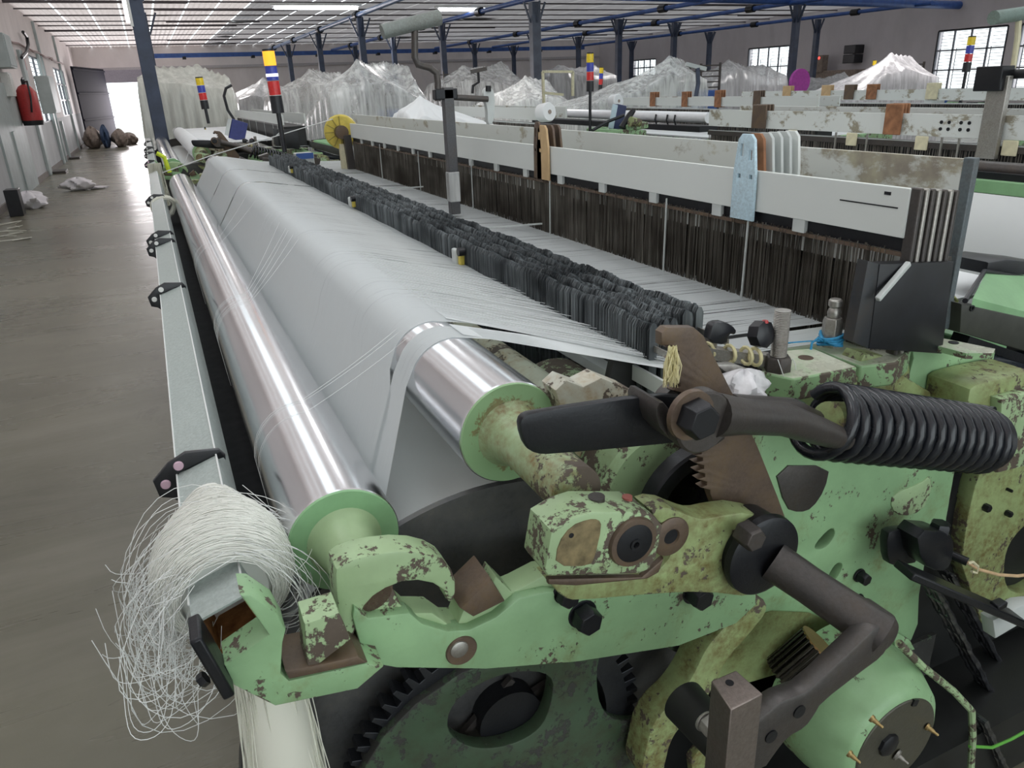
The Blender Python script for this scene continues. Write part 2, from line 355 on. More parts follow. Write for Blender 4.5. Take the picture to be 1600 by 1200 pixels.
# roof: sheets with narrow daylight gaps, purlins below
ceil = empty('ceiling', (0, 0, ZC), kind='structure')
GLASS0 = NT('clear_added_skylight').set(Base_Color=(.9, .92, .95), Roughness=.1, Alpha=.12).m
SKY = (3, 9, 12)  # unseen skylights added overhead as a soft light source
xs = [-2.5, -1.64, -.86, -.1, .71, 1.53, 2.3]
while xs[-1] < XR: xs.append(xs[-1] + .78 * (2 if xs[-1] > 9 else 1))
for i in range(len(xs) - 1):
    gap = .022 if xs[i] < 6 else .008
    mb = MB(); x0 = xs[i] + (.0 if i == 0 else gap); x1 = xs[i + 1] - gap; ys0 = 12.5 if i in SKY else YB
    if i in SKY: obj('added_skylight_pane', MB().box((x0, -.8, ZC), (x1, 12.5, ZC + .006)), GLASS0, ceil, smooth=False)
    if i in SKY: obj('roof_sheet', MB().box((x0, YB, ZC), (x1, -.8, ZC + .01)), ROOF_LIT, ceil, smooth=False)
    n = max(3, int((x1 - x0) / .13)); rows = [YB, 2, 8, 15.6, 15.64, 22, 28, 35, YF]
    vs = []; fs = []
    for j in range(2 * n + 1):
        x = x0 + (x1 - x0) * j / (2 * n); z = ZC + (.018 if j % 2 else -.012)
        for y in (ys0, YF): vs += [(x, y, z)]
    fs = [(2 * j, 2 * j + 1, 2 * j + 3, 2 * j + 2) for j in range(2 * n)]
    obj('roof_sheet', MB().add(vs, fs), ROOF_LIT if xs[i] < 3 else ROOF_DIM, ceil, smooth=False)
for y in [2, 5, 8, 11, 14, 17, 20, 22.4, 24.2, 26, 27.9, 29.4, 31.2, 33.8, 36.6, 39.4]:
    mb = MB(); px = XL; 
    while px < XR:
        q = min(XR, px + random.uniform(2.5, 4)); h = random.choice([.03, .03, .035, .06]); mb.bar((px, y, ZC - .05 - h / 2), (q, y, ZC - .05 - h / 2), .06, h); px = q
    obj('purlin', mb, PURLM, ceil)
# dark diamond patches where the lining hangs open
for u, v, w in ((372, 35, 7), (353, 58, 6), (343, 68, 6), (675, 50, 9), (745, 30, 10), (630, 60, 7)):
    p = at(u, v, z=ZC - .12); s = w / 38
    obj('roof_patch', MB().add([(p.x - s * 3, p.y - s, p.z), (p.x, p.y - s * 3.4, p.z - .05), (p.x + s * 3, p.y - s, p.z), (p.x, p.y + s * 2, p.z), (p.x, p.y, p.z + .06)], [(0, 1, 4), (1, 2, 4), (2, 3, 4), (3, 0, 4), (3, 2, 1, 0)]), DARKMACH, ceil)

def wall_with_holes(name, axis, c, a0, a1, z0, z1, holes, th, mat):
    """wall slab along Y (axis 'x' at x=c) or X (axis 'y') with rectangular holes (a0,a1,z0,z1)"""
    cuts = sorted({a0, a1, *[h[0] for h in holes], *[h[1] for h in holes]}); mb = MB()
    for p, q in zip(cuts, cuts[1:]):
        zs = sorted([(h[2], h[3]) for h in holes if h[0] <= p + 1e-6 and h[1] >= q - 1e-6]); z = z0
        for s, e in zs + [(z1, z1)]:
            if s > z + 1e-4:
                lo, hi = ((c, p, z), (c + th, q, s)) if axis == 'x' else ((p, c, z), (q, c + th, s))
                mb.box(lo, hi)
            z = e
    return obj(name, mb, mat, kind='structure', smooth=False)
def rng(u0, u1, v0, v1, x):      # patch of a side wall seen between two pixels
    a = at(u0, v0, x=x); b = at(u1, v1, x=x); return (min(a.y, b.y), max(a.y, b.y), min(a.z, b.z), max(a.z, b.z))
FR = simple('grey_window_frame', (.16, .17, .20), .5); FRG = simple('sage_door_paint', (.40, .46, .46), .5, 0, .1, 4)
GLASS = NT('window_glass').set(Base_Color=(.9, .92, .95), Roughness=.05, Alpha=.18).m
WIN = 0
def window(x, y0, y1, z0, z1, ny, nz, th, bars=6):
    global WIN; WIN += 1
    e = empty('window_%d' % WIN, (x, (y0 + y1) / 2, z0), kind='structure')
    m = MB(); w = .06
    for y in (y0, y1): m.bar((x, y, z0), (x, y, z1), w, w)
    for z in (z0, z1): m.bar((x, y0, z), (x, y1, z), w, w)
    for i in range(1, ny): m.bar((x, y0 + (y1 - y0) * i / ny, z0), (x, y0 + (y1 - y0) * i / ny, z1), .05, .05)
    for i in range(1, nz): m.bar((x, y0, z0 + (z1 - z0) * i / nz), (x, y1, z0 + (z1 - z0) * i / nz), .05, .05)
    obj('window_frame', m, FR, e)
    for i in range(ny):
        for j in range(nz):
            a, b = y0 + (y1 - y0) * i / ny, y0 + (y1 - y0) * (i + 1) / ny; c, d = z0 + (z1 - z0) * j / nz, z0 + (z1 - z0) * (j + 1) / nz
            obj('pane', MB().box((x + th * .6, a + .03, c + .03), (x + th * .6 + .006, b - .03, d - .03)), GLASS, e, smooth=False)
    m = MB()
    for i in range(ny):
        a, b = y0 + (y1 - y0) * (i + .15) / ny, y0 + (y1 - y0) * (i + .85) / ny
        for k in range(bars * nz):
            z = z0 + (z1 - z0) * (k + .5) / (bars * nz); m.bar((x + th * .3, a if k % 3 else a - .1, z), (x + th * .3, b, z), .02, .014)
        m.bar((x + th * .3, b, z0), (x + th * .3, b, z0 + (z1 - z0) * .7), .02, .02)
    obj('grille', m, FR, e)
    return e
# right wall windows
rw = [rng(1467, 1576, 49, 131, XR)]
H = []
a = at(1467, 49, x=XR); b = at(1576, 40, x=XR); zt = 2.86; zb = at(1459, 140, x=XR).z; H.append((b.y, a.y, zb, zt, 4, 3))
a = at(1170, 74, x=XR); b = at(1234, 72, x=XR); H.append((b.y, a.y, 1.25, 2.8, 4, 2))
a = at(988, 95, x=XR); b = at(1025, 92, x=XR); H.append((b.y, a.y, 1.9, 2.7, 4, 2))
a = at(1598, 35, x=XR); H.append((a.y - 3, a.y, zb, zt, 4, 3))
a = at(806, 108, x=XR) if False else None
wall_with_holes('wall_right', 'x', XR, YB, YF, 0, ZC + .1, [h[:4] for h in H], .25, WALLR)
for h in H: window(XR + .03, h[0], h[1], h[2], h[3], h[4], h[5], .2)
wall_with_holes('wall_back', 'y', YB - .25, XL - .3, XR + .3, 0, ZC + .1, [(-1.6, 5.6, 0, 3.5), (7, 12, 1.0, 3.2), (14, 18, 1.0, 3.2)], .25, WALLM)  # unseen back wall, its openings added to let in frontal light
# far wall, doorway with open black leaf
DX0, DX1 = -1.55, .6
wall_with_holes('wall_far', 'y', YF, XL - .3, XR + .3, 0, ZC + .1, [(DX0, DX1, 0, 2.5)], .3, WALLM)
d = empty('door_1', (DX0, YF - .05, 0), kind='structure', label='open black sheet metal door leaf folded back at the far end of the aisle')
LEAF = simple('black_door_paint', (.02, .02, .03), .85, 0, .15, 30, 0, Specular_IOR_Level=.1)
p0 = at(122, 222, y=36.5); p1 = at(190, 217, y=40.5)
mb = MB(); mb.bar((-2.3, 36.3, 1.5), (-1.35, 40.6, 1.5), .06, 3.0)
obj('door_leaf', mb, LEAF, d)
mb = MB()
for z in (.1, 1.0, 2.0, 2.9): mb.bar((-2.26, 36.3, z), (-1.31, 40.6, z), .06, .06)
obj('door_rail', mb, LEAF, d)
obj('roller_shutter_box', MB().box((DX0 - .1, YF - .5, 2.45), (DX1 + .1, YF - .02, 2.98)), simple('grey_shutter', (.34, .32, .38), .5), d, smooth=False)
obj('trim_1', MB().box((XL, YF - .06, 2.98), (XR, YF, 3.1)), simple('wall_band_paint', (.5, .47, .48), .6), kind='structure', smooth=False)
# left wall
L = XL
lw = [rng(52, 80, 84, 188, L), rng(88, 100, 98, 182, L)]
y = [at(52, 84, x=L), at(60, 84, x=L)]
HL = [(at(52, 120, x=L).y, at(74, 120, x=L).y, 1.2, 2.9), (at(88, 130, x=L).y, at(103, 130, x=L).y, 1.25, 2.8)]
print('HL', HL)
wall_with_holes('wall_left', 'x', L - .12, YB, YF, 0, ZC + .1, HL, .12, WALLM)
for h in HL: window(L - .035, *h, 3, 3, -.05, 5)
# sage green pilasters and pipe trims on the left wall
for i, (yy, z1, w) in enumerate(((22.9, 2.9, .5), (26.9, 3.0, .35), (27.6, 3.9, .08), (33.5, 3.9, .08), (18.5, 1.2, .25), (29.0, 1.15, .25))):
    obj('trim_%d' % (i + 2), MB().box((L, yy - w / 2, 0), (L + .07, yy + w / 2, z1)), FRG, kind='structure', bev=.01)
obj('trim_8', MB().box((L, 17.0, 0), (L + .04, 20.4, 2.1)), FRG, kind='structure', smooth=False)
obj('trim_9', MB().box((L, 12, 0), (L + .03, YF, .12)), simple('skirting_dark', (.22, .2, .19), .7), kind='structure', smooth=False)

# ---- things on and along the left wall
def wallbox(name, u, v, w, h, dep, mat, label, cat, **k):
    p = at(u, v, x=L + dep)
    e = empty(name, (L + .01, p.y, p.z - h / 2), label, cat)
    obj('box_body', MB().box((L + .005, p.y - w / 2, p.z - h / 2), (L + dep, p.y + w / 2, p.z + h / 2)), mat, e, bev=.01)
    obj('box_door', MB().box((L + dep, p.y - w / 2 + .04, p.z - h / 2 + .04), (L + dep + .012, p.y + w / 2 - .04, p.z + h / 2 - .04)), mat, e, bev=.003)
    return e
wallbox('electrical_panel', 16, 80, .95, .62, .28, FRG, 'grey green electrical panel high on the left wall', 'panel')
wallbox('electrical_panel', 85, 148, 1.5, .95, .32, FRG, 'grey green electrical panel between the barred windows of the left wall', 'panel')
wallbox('switch_box', 19, 132, .5, .45, .15, WHITE, 'small white switch box below the high grey panel', 'switch box')
p = at(44, 160, x=L + .24)
fe = empty('fire_extinguisher', (L + .14, p.y, p.z - .42), 'red fire extinguisher hanging on the left wall', 'fire extinguisher')
obj('cylinder_body', MB().lathe((p.x, p.y, p.z - .42), (0, 0, 1), [(0, .16), (.03, .2), (.62, .2), (.74, .12), (.78, .05)], 20), RED, fe)
obj('base_ring', MB().lathe((p.x, p.y, p.z - .47), (0, 0, 1), [(0, .19), (.1, .205)], 20), BLACKP, fe)
obj('valve', MB().cyl((p.x, p.y, p.z + .34), (p.x, p.y, p.z + .46), .04).bar((p.x, p.y - .1, p.z + .46), (p.x, p.y + .1, p.z + .5), .03, .03), BLACKP, fe)
obj('hose', MB().tube([(p.x, p.y, p.z + .4), (p.x + .1, p.y - .2, p.z + .42), (p.x + .1, p.y - .26, p.z + .1), (p.x + .05, p.y - .24, p.z - .2)], .02, 6), BLACKP, fe)
p = at(41, 109, x=L + .02); q = empty('safety_sign', (L, p.y, p.z), 'small red and white sign above the fire extinguisher', 'sign')
obj('sign_plate', MB().box((L, p.y - .3, p.z - .15), (L + .01, p.y + .3, p.z + .3)), WHITE, q); obj('sign_field', MB().box((L + .01, p.y - .28, p.z - .0), (L + .015, p.y + .28, p.z + .26)), RED, q)
mb = MB(); pts = [(L + .05, y, 3.02 + .03 * math.sin(y * 1.7)) for y in range(12, 36)]; mb.tube(pts, .025, 6)
for y in (17, 21, 25, 27.5, 30): mb.tube([(L + .05, y, 3.02), (L + .1, y + .3, 2.93 + .1 * random.random()), (L + .06, y + .6, 3.0)], .03, 6)
obj('wall_conduit', mb, simple('rusty_conduit', (.25, .16, .15), .7), label='rusty conduit with tangled wires running along the left wall', cat='pipe')
mb = MB(); mb.tube([at(u, v, x=L + .12) for u, v in ((36, 50), (42, 58), (44, 70), (41, 82), (34, 90))], .04, 6)
obj('looped_hose', mb, BLACKP, label='black hose looping down the wall above the grey green pilaster', cat='hose')
# sacks and bags
def blob(c, s, seed, n=14, rough=.25):
    r = random.Random(seed); mb = MB(); vs = []; fs = []; ph = [r.uniform(0, 6) for _ in range(6)]
    for i in range(n + 1):
        th = PI * i / n
        for j in range(n * 2):
            a = PI * j / n
            k = 1 + rough * (math.sin(3 * a + ph[0]) * math.sin(2 * th + ph[1]) + .5 * math.sin(5 * a + ph[2] + th * 3) + .4 * math.sin(7 * a + ph[3] - 4 * th)) * math.sin(th)
            x, y, z = math.sin(th) * math.cos(a) * k, math.sin(th) * math.sin(a) * k, math.cos(th) * (1 + rough * .4 * math.sin(4 * a + ph[4]))
            vs.append((c[0] + x * s[0], c[1] + y * s[1], max(c[2] + z * s[2], c[2] - s[2] * .85)))
    m = 2 * n
    fs = [(i * m + j, i * m + (j + 1) % m, (i + 1) * m + (j + 1) % m, (i + 1) * m + j) for i in range(n) for j in range(m)]
    return mb.add(vs, fs)
SB = [(-2.02, 34.6, .36, .30, .6, .42, CARD, 'brown sack leaning in the corner by the left wall'), (-1.56, 34.4, .38, .15, .5, .44, simple('navy_sack', (.04, .07, .14), .8), 'dark blue sack standing between brown sacks'),
      (-1.06, 34.5, .30, .26, .6, .35, CARD, 'brown sack right of the dark blue sack'), (-.78, 36.2, .2, .3, .6, .24, CARD, 'slumped brown sack at the right end of the pile by the black door'),
      (-2.0, 35.9, .3, .35, .5, .3, CARD, 'crumpled brown sack on top of the pile by the black door')]
for x, y, z, a, b, c, m, lb in SB: obj('sack', blob((x, y, z), (a, b, c), int(x * 100)), m, label=lb, cat='sack', group='sacks piled by the far door')
p = at(128, 297, z=0); PB = simple('white_polythene', (.78, .76, .80), .35, 0, .06, 9, .004)
b = empty('crumpled_bag', (p.x, p.y, 0), 'crumpled white plastic bag lying in the middle of the aisle', 'plastic bag')
obj('bag_body', blob((p.x - .05, p.y, .12), (.26, .22, .13), 5, 16, .35), PB, b); obj('bag_corner', blob((p.x + .3, p.y - .05, .03), (.18, .07, .035), 9, 10, .3), PB, b)
p = at(14, 328, z=0); b = empty('crumpled_bag', (p.x, p.y, 0), 'crumpled white plastic bag on the floor at the left wall', 'plastic bag')
obj('bag_body', blob((-2.12, p.y, .12), (.26, .28, .16), 15, 16, .3), PB, b)
p = at(22, 312, x=L + .3); p.z = 0
obj('floor_stop', MB().box((p.x - .1, p.y - .15, 0), (p.x + .1, p.y + .15, .42)), BLACKP, label='small black upright block at the foot of the left wall', cat='block', bev=.01)
for u, v, lb in ((90, 270, 'dark metal ramp plate under the first pilaster on the left wall'), (114, 248, 'small dark plate on the floor by the second pilaster')):
    p = at(u, v, z=0); obj('ramp_plate', MB().box((-2.45, p.y - .35, 0), (p.x + .22, p.y + .35, .06)), IRON, label=lb, cat='metal plate', bev=.006)
p = at(209, 220, z=0); obj('floor_block', MB().box((p.x - .08, p.y - .4, 0), (p.x + .06, p.y + .4, .28)), IRON, label='small dark block standing on the aisle near the bright doorway', cat='block')
mb = MB(); r = random.Random(4)
for k in range(5):
    p = at(6 + k * 3, 350 + k * 6, z=.01); mb.tube([(p.x + r.uniform(-.15, .25), p.y + r.uniform(-.2, .2) , .012 + .01 * r.random()) for _ in range(7)], .006, 5)
obj('string_scraps', mb, HANK, label='loose yellowish string scraps on the floor at the left edge', cat='string', kind='stuff')

# ---- columns, beams, tubes
def column(x, y, top, lb, mat=NAVY, w=.17):
    e = empty('roof_column', (x, y, 0), lb, 'column')
    obj('shaft', MB().box((x - w / 2, y - w / 2, 0), (x + w / 2, y + w / 2, top)), mat, e, bev=.012)
    obj('base_plate', MB().box((x - w, y - w, 0), (x + w, y + w, .02)), mat, e)
    m = MB()
    for sx, sy in ((-1, 0), (1, 0), (0, -1), (0, 1)): m.bar((x + sx * w * .5, y + sy * w * .5, top - .45), (x + sx * .28, y + sy * .28, top), .04, .04)
    obj('head_brace', m, mat, e)
cols = [('x', 5.65, (21.9, 27.5, 33.5), 'slim dark blue column of the first row right of the aisle'), ('x', 8.75, (24.1, 29.4, 35.2), 'dark blue column of the second row'),
        ('x', 14.1, (22.5, 28.6, 34.7), 'dark blue column of the third row'), ('x', 17.3, (18.2, 24.0, 30.8, 37.4), 'dark column of the fourth row'), ('x', 22.7, (22.8, 28.9, 35), 'dark column of the fifth row nearest the window wall')]
ordn = ['nearest the camera', 'second from the camera', 'third from the camera', 'farthest away']
for _, x, ys, lb in cols:
    for i, y in enumerate(ys): column(x, y, 3.5, lb + ', ' + (ordn[i] if i < len(ys) - 1 or len(ys) == 1 else ordn[3]))
column(8.84, 17.85, 3.5, 'tall grey blue column standing in the middle of the picture', simple('grey_blue_column', (.10, .12, .16), .4, 0, .25, 4), .22)
column(.17, 13.6, 3.5, 'leaning looking dark blue column at the right edge of the aisle', NAVY, .2)
column(.35, 20.5, 3.5, 'dark blue column behind the first aisle column')
BL = ['first', 'second', 'third', 'fourth', 'fifth']
for i, (x, y0, y1) in enumerate(((5.65, 14, 40), (8.8, 8, 40), (14.1, 12, 40), (17.3, 12, 40), (22.7, 18.2, 40))):
    e = empty('roof_pipe_beam', (x, y0, 3.55), BL[i] + ' blue pipe beam from the aisle, running towards the far wall', 'beam')
    obj('pipe', MB().cyl((x, y0, 3.58), (x, y1, 3.58), .06, 12), BLUEP if i != 0 else simple('pale_blue_pipe', (.16, .24, .42), .35), e)
    for y in range(int(y0) + 3, int(y1), 5): obj('pipe_coupling', MB().cyl((x, y, 3.58), (x, y + .3, 3.58), .11, 10), BLACK, e)
e = empty('cross_beam', (12, 18.4, 3.6), 'thick blue cross pipe at the top right of the picture', 'beam')
a = at(950, -2, z=3.75); b = at(1495, 3, z=3.6)
obj('pipe', MB().cyl((9, 18.1, 3.72), (25, 19.0, 3.6), .12, 14), BLUEP, e)
e = empty('cross_beam', (12, 40, 3.45), 'long dark blue beam along the far wall under the roof', 'beam')
obj('pipe', MB().box((.6, 39.9, 3.38), (22.8, 40.1, 3.56)), BLUEP, e)
for x in range(2, 22, 3): obj('bracket', MB().box((x, 39.85, 3.3), (x + .15, 40.15, 3.42)), BLACK, e)
for i, (u, v, ln, lb) in enumerate(((495, 12, 2.1, 'glowing white ceiling tube at the top left of the picture'), (725, 15, 1.5, 'glowing white ceiling tube at the top centre of the picture'))):
    p = at(u, v, z=3.70); e = empty('tube_lamp', p, lb, 'lamp')
    obj('fixture', MB().box((p.x - ln / 2 - .1, p.y - .07, p.z + .04), (p.x + ln / 2 + .1, p.y + .07, p.z + .1)), WHITE, e)
    obj('tube', MB().cyl((p.x - ln / 2, p.y, p.z), (p.x + ln / 2, p.y, p.z), .045, 10), TUBEM, e)
e = empty('tube_lamp', (.0, 13.6, 2.6), 'upright white tube lamp fixed to the aisle column', 'lamp')
obj('tube', MB().cyl((.03, 13.5, 2.75), (.03, 13.5, 3.45), .035, 8), emis('soft_tube', (1, .96, .98), 1.6), e)
obj('fixture', MB().box((.05, 13.46, 2.7), (.09, 13.54, 3.5)), WHITE, e)
# ================================================================== THE NEAR LOOM
YF0 = 1.0; YE = 6.55            # near and far end of the rollers
LM = empty('weaving_loom', (1.0, .9, 0), 'nearest wide weaving loom with white warp over polished rollers and worn green castings', 'weaving loom', 'weaving looms along the aisle')
def P(name, mb, mat, label=None, parent=None, **k): return obj(name, mb, mat, parent or LM, label=label, **k)
def pl(name, px, y0, dp, mat, holes=(), k=0, parent=None, **kw): return plate(name, px, y0, dp, mat, parent or LM, holes, k, **kw)
def pt(u, v, y): p = at(u, v, y=y); return (p.x, y, p.z)

# ---- polished guide rollers
JRUST = painted('rusty_chipped_journal', (.35, .47, .27), .60, .36, dirtcol=(.20, .13, .05))
def roller(c, label, jl, jr, y0=YF0, y1=YE, r=.086):
    x, z = c
    ro = P('guide_roller', MB().lathe((x, y0, z), (0, 1, 0), [(0, r - .002), (.002, r), (y1 - y0 - .002, r), (y1 - y0, r - .002)], 96), ALU, label)
    obj('end_cap', MB().lathe((x, y0, z), (0, 1, 0), [(-.004, r * .55), (-.003, r - .003), (.0005, r - .0015), (.002, r - .003)], 64), CAPM if jl > .1 else GREEN_CLEAN, ro, label='round green end face')
    obj('journal', MB().lathe((x, y0, z), (0, -1, 0), [(0, .062), (.006, .053), (.018, .046), (.045, .041), (.05, .0385), (jl, .0385), (jl + .002, .036)], 40), GREEN_CHIP if jl < .1 else JRUST, ro, label='chipped green shaft end', sharp=30)
    return ro
R1 = (.155, 1.07); R2 = (.435, 1.185)
roller(R1, 'left polished aluminium roller with a green end', .085, 1)
roller(R2, 'right polished aluminium roller half covered by the white warp', .215, 1)

# ---- warp sheet: up from the beam, over the right roller, on to the drop wires and healds
def sheet_path():
    pts = []; r = .0875; x, z = R2
    wr = .347; tn = math.radians(137)      # leaves the winding, rises to the roller
    for k in range(7): a = math.radians(205 - 57 * k / 6); pts.append((.3965 + wr * math.cos(a), .64 + wr * math.sin(a)))
    q0 = pts[-1]; q1 = (x + r * math.cos(math.radians(148)), z + r * math.sin(math.radians(148)))
    for k in range(1, 12): pts.append((q0[0] + (q1[0] - q0[0]) * k / 12, q0[1] + (q1[1] - q0[1]) * k / 12))
    for k in range(15):
        a = math.radians(148) - (k / 14) * (math.radians(148) - PI / 2 + .06) ; pts.append((x + r * math.cos(a), z + r * math.sin(a)))
    pts += [(.50, 1.268), (.56, 1.257), (.62, 1.246), (.68, 1.236), (.74, 1.226), (.82, 1.215), (.92, 1.208), (1.02, 1.203), (1.12, 1.197), (1.24, 1.19), (1.36, 1.185), (1.62, 1.18)]
    return pts
SP = sheet_path()
def sheet(y0a, y0b, y1a, y1b, name, label, ny=40, xmax=2, dz=0):
    """from y0a..y1a on the roller to y0b..y1b at the drop wires (fanned edge)"""
    P_ = [p for p in SP if p[0] <= xmax]
    L = [0]
    for a, b in zip(P_, P_[1:]): L.append(L[-1] + math.dist(a, b))
    vs = []; uvs = []
    for i, (x, z) in enumerate(P_):
        f = min(1, max(0, (x - .45) / .28)); a = y0a + (y0b - y0a) * f; b = y1a + (y1b - y1a) * f
        if x < .4 and z < 1.21 and y0a < 3: q = min(1, (1.21 - z) / .27); a -= (.062 * min(1, (1.21 - z) / .05) + .20 * q) if y0a > 1.3 else .245 * q; b -= .20 * q if y0a < 1.3 else 0
        for j in range(ny + 1):
            t = j / ny; vs.append((x, a + (b - a) * t, z + dz)); uvs.append((L[i], y0a + (y1a - y0a) * t))
    n = ny + 1; fs = [(i * n + j, (i + 1) * n + j, (i + 1) * n + j + 1, i * n + j + 1) for i in range(len(P_) - 1) for j in range(ny)]
    me = bpy.data.meshes.new(name); me.from_pydata(vs, [], fs); uv = me.uv_layers.new(name='uv')
    for l in me.loops: uv.data[l.index].uv = uvs[l.vertex_index]
    return obj(name, me, SHEET, LM, label=label, sharp=180, kind='stuff')
YD0 = 1.06
sheet(1.375, 1.17, 4.30, 4.28, 'warp_sheet', 'wide sheet of fine white warp threads over the right roller', 60)
sheet(4.34, 4.30, 5.15, 5.15, 'warp_sheet', 'far section of the white warp sheet beyond the first dark gap', 14)
sheet(5.17, 5.17, 6.42, 6.3, 'warp_sheet', 'farthest section of the white warp sheet', 14)
sheet(1.255, YD0 + .0, 1.335, 1.15, 'warp_strip', 'separate narrow strip of white threads at the near edge of the warp', 8)
# single stray threads crossing the rollers
mb = MB(); r = random.Random(3)
def th(a, b, sag=.02, n=10, rad=.00042, to=None):
    to = to or mb; a = Vector(a); b = Vector(b)
    to.tube([a.lerp(b, t / n) - Vector((0, 0, sag * 4 * (t / n) * (1 - t / n))) for t in range(n + 1)], rad, 4)
for k, (ya, yb) in enumerate(((1.33, 1.30), (1.38, 1.35), (1.39, 1.37), (2.2, 2.5), (2.22, 2.6), (2.25, 2.7), (2.3, 2.75), (2.32, 2.9), (3.2, 3.6), (3.3, 3.9))):
    arc = [(R1[0] + .0875 * math.cos(PI - q * PI * .62 / 8 + .2), ya - .04 + .004 * q, R1[1] + .0875 * math.sin(PI - q * PI * .62 / 8 + .2)) for q in range(9)]
    e = arc[-1]; mb.tube(arc, .00035, 4); th(e, (R2[0] - .0885 * math.cos(.9), yb + .05, R2[1] + .0885 * math.sin(.9)), .004)
    th(arc[0], (.1, ya - .1, .7), 0, 3)
P('stray_threads', mb, THREAD, 'single stray white threads pulled across the rollers', kind='stuff')
# loose white threads spreading at the near edge just before the drop wires
mb = MB()
for k in range(46):
    y0 = 1.376 + .0001 * k ** 2.35 + r.uniform(-.003, .003); yd = 1.03 + (y0 - 1.36) * .88 + r.uniform(-.004, .004)
    th((.47, y0, 1.2735), (.80, yd, 1.222 + r.uniform(-.004, .004)), 0, 3, .0005)
for k in range(30): th((.46, 1.26 + k * .0025, 1.2735), (.80, 1.0 + k * .0045, 1.215), 0, 3, .0006)
P('edge_threads', mb, THREADW, 'fanned loose white threads at the near corner of the warp', kind='stuff')

# ---- warp beam with flange and toothed wheel
BX, BZ = .3965, .640
be = P('warp_beam', MB().lathe((BX, 1.0, BZ), (0, 1, 0), [(-.04, .06), (YE - 1.0, .06)], 32), BLACK)
obj('beam_flange', MB().lathe((BX, 1.0, BZ), (0, 1, 0), [(0, .10), (0, .44), (.002, .455), (.012, .457), (.014, .44), (.03, .2)], 120), iron('dark_flange_iron', (.055, .056, .058), .5, .35, (.20, .19, .16), .45), be, label='large dark disc flange beside the wound warp')
obj('yarn_winding', MB().lathe((BX, 1.035, BZ), (0, 1, 0), [(0, .343), (YE - 1.1, .343)], 128), simple('wound_white_yarn', (.86, .88, .86), .7, 0, .02, 3), be, label='white yarn wound on the warp beam')
obj('beam_flange', MB().lathe((BX, YE - .06, BZ), (0, 1, 0), [(0, .3), (0, .45), (.012, .457)], 90), IRON, be)
GX, GZ, GR = .372, .585, .285
g = []; NT_ = 64
for k in range(NT_):
    for da, rr in ((-.30, GR - .024), (-.16, GR), (.12, GR), (.26, GR - .024)):
        a = 2 * PI * (k + da) / NT_; g.append((GX + rr * math.cos(a), GZ + rr * math.sin(a)))
P('gear_wheel', plate_mesh([g, circ((GX, GZ), .215, 60)], .945, .03, .001), iron('oily_gear_iron', (.03, .032, .038), .35, .6, (.06, .06, .05), .3), 'large black toothed wheel under the green bracket', sharp=20)

# ---- lower green side casting of the beam bearing (web with big oval opening)
pl('beam_casting', [(560, 1215), (600, 1150), (650, 1100), (720, 1052), (800, 1020), (870, 995), (1080, 985), (1086, 1085), (1040, 1120), (1020, 1160), (1015, 1215)], .93, .03, GREEN_SHADED,
   holes=[[(700, 1110), (735, 1075), (800, 1048), (866, 1052), (862, 1100), (845, 1140), (800, 1165), (745, 1172), (700, 1150)], [(935, 1010), (990, 998), (1070, 1020), (1078, 1070), (1030, 1120), (960, 1130), (932, 1095)]], label='grimy shade-darkened green casting with large openings')
P('inner_hub', MB().lathe(pt(790, 1110, .985), (0, 1, 0), [(0, .015), (.01, .03), (.02, .03)], 20), BLACK)
mb = MB(); 
for a, b in (((745, 1140), (866, 1060)), ((720, 1150), (800, 1060)), ((760, 1165), (775, 1090))): mb.bar(pt(*a, .985), pt(*b, .985), .012, .012)
P('inner_linkage', mb, IRON)
P('foot_frame', MB().box((.1, .99, .0), (.75, 1.02, .45)).box((.95, .99, 0), (1.6, 1.02, .35)).box((.1, .99, 0), (2.0, 1.05, .06)), GREEN_SHADED)
# curved green rib in the lower middle
mb = MB(); path = [(1190, 935), (1150, 985), (1118, 1020), (1100, 1060), (1078, 1095), (1045, 1125), (1030, 1150), (1022, 1185), (1014, 1225)]
for i, (a, b) in enumerate(zip(path, path[1:])): pass
m = [(Vector(pt(u, v, .88))) for u, v in path]
out = [(u - 14, v - 8) for u, v in path] + [(u + 18, v + 12) for u, v in path[::-1]]
pl('curved_rib', out, .86, .06, GREEN_DIRTY, k=2, bevel=.006, label='curved oily green rib below the pivot')
pl('oily_plate', [(1180, 955), (1290, 960), (1330, 1020), (1300, 1060), (1180, 1050), (1140, 1110), (1060, 1215), (1150, 1215), (1110, 1010)], .925, .02, GREEN_DIRTY, k=1)

# ---- guide tube with yarn clips, hooked green bracket
TC = Vector((-.020, 1.075)); 
cor = [(-.058, 1.099), (-.006, 1.116), (.022, 1.048), (-.037, 1.036)]
cx = sum(c[0] for c in cor) / 4; cz = sum(c[1] for c in cor) / 4
hw = .035; ang = math.atan2(1.116 - 1.099, .052)
def sq(w): return [(cx + w * (math.cos(ang) * a - math.sin(ang) * b), cz + w * (math.sin(ang) * a + math.cos(ang) * b)) for a, b in ((-1, -1), (1, -1), (1, 1), (-1, 1))]
TUBEP = iron('scratched_grey_tube_paint', (.30, .34, .33), .45, .2, (.42, .46, .42), .35)
tube = P('thread_guide_tube', plate_mesh([sq(.035), sq(.031)], .86, 6.6, .0008), TUBEP, 'long grey square tube beside the left roller, its near end open')
obj('rust_liner', plate_mesh([sq(.0312), sq(.029)], .866, .3, .0003), simple('orange_rust', (.30, .14, .05), .9, 0, .4, 60), tube)
mb = MB()
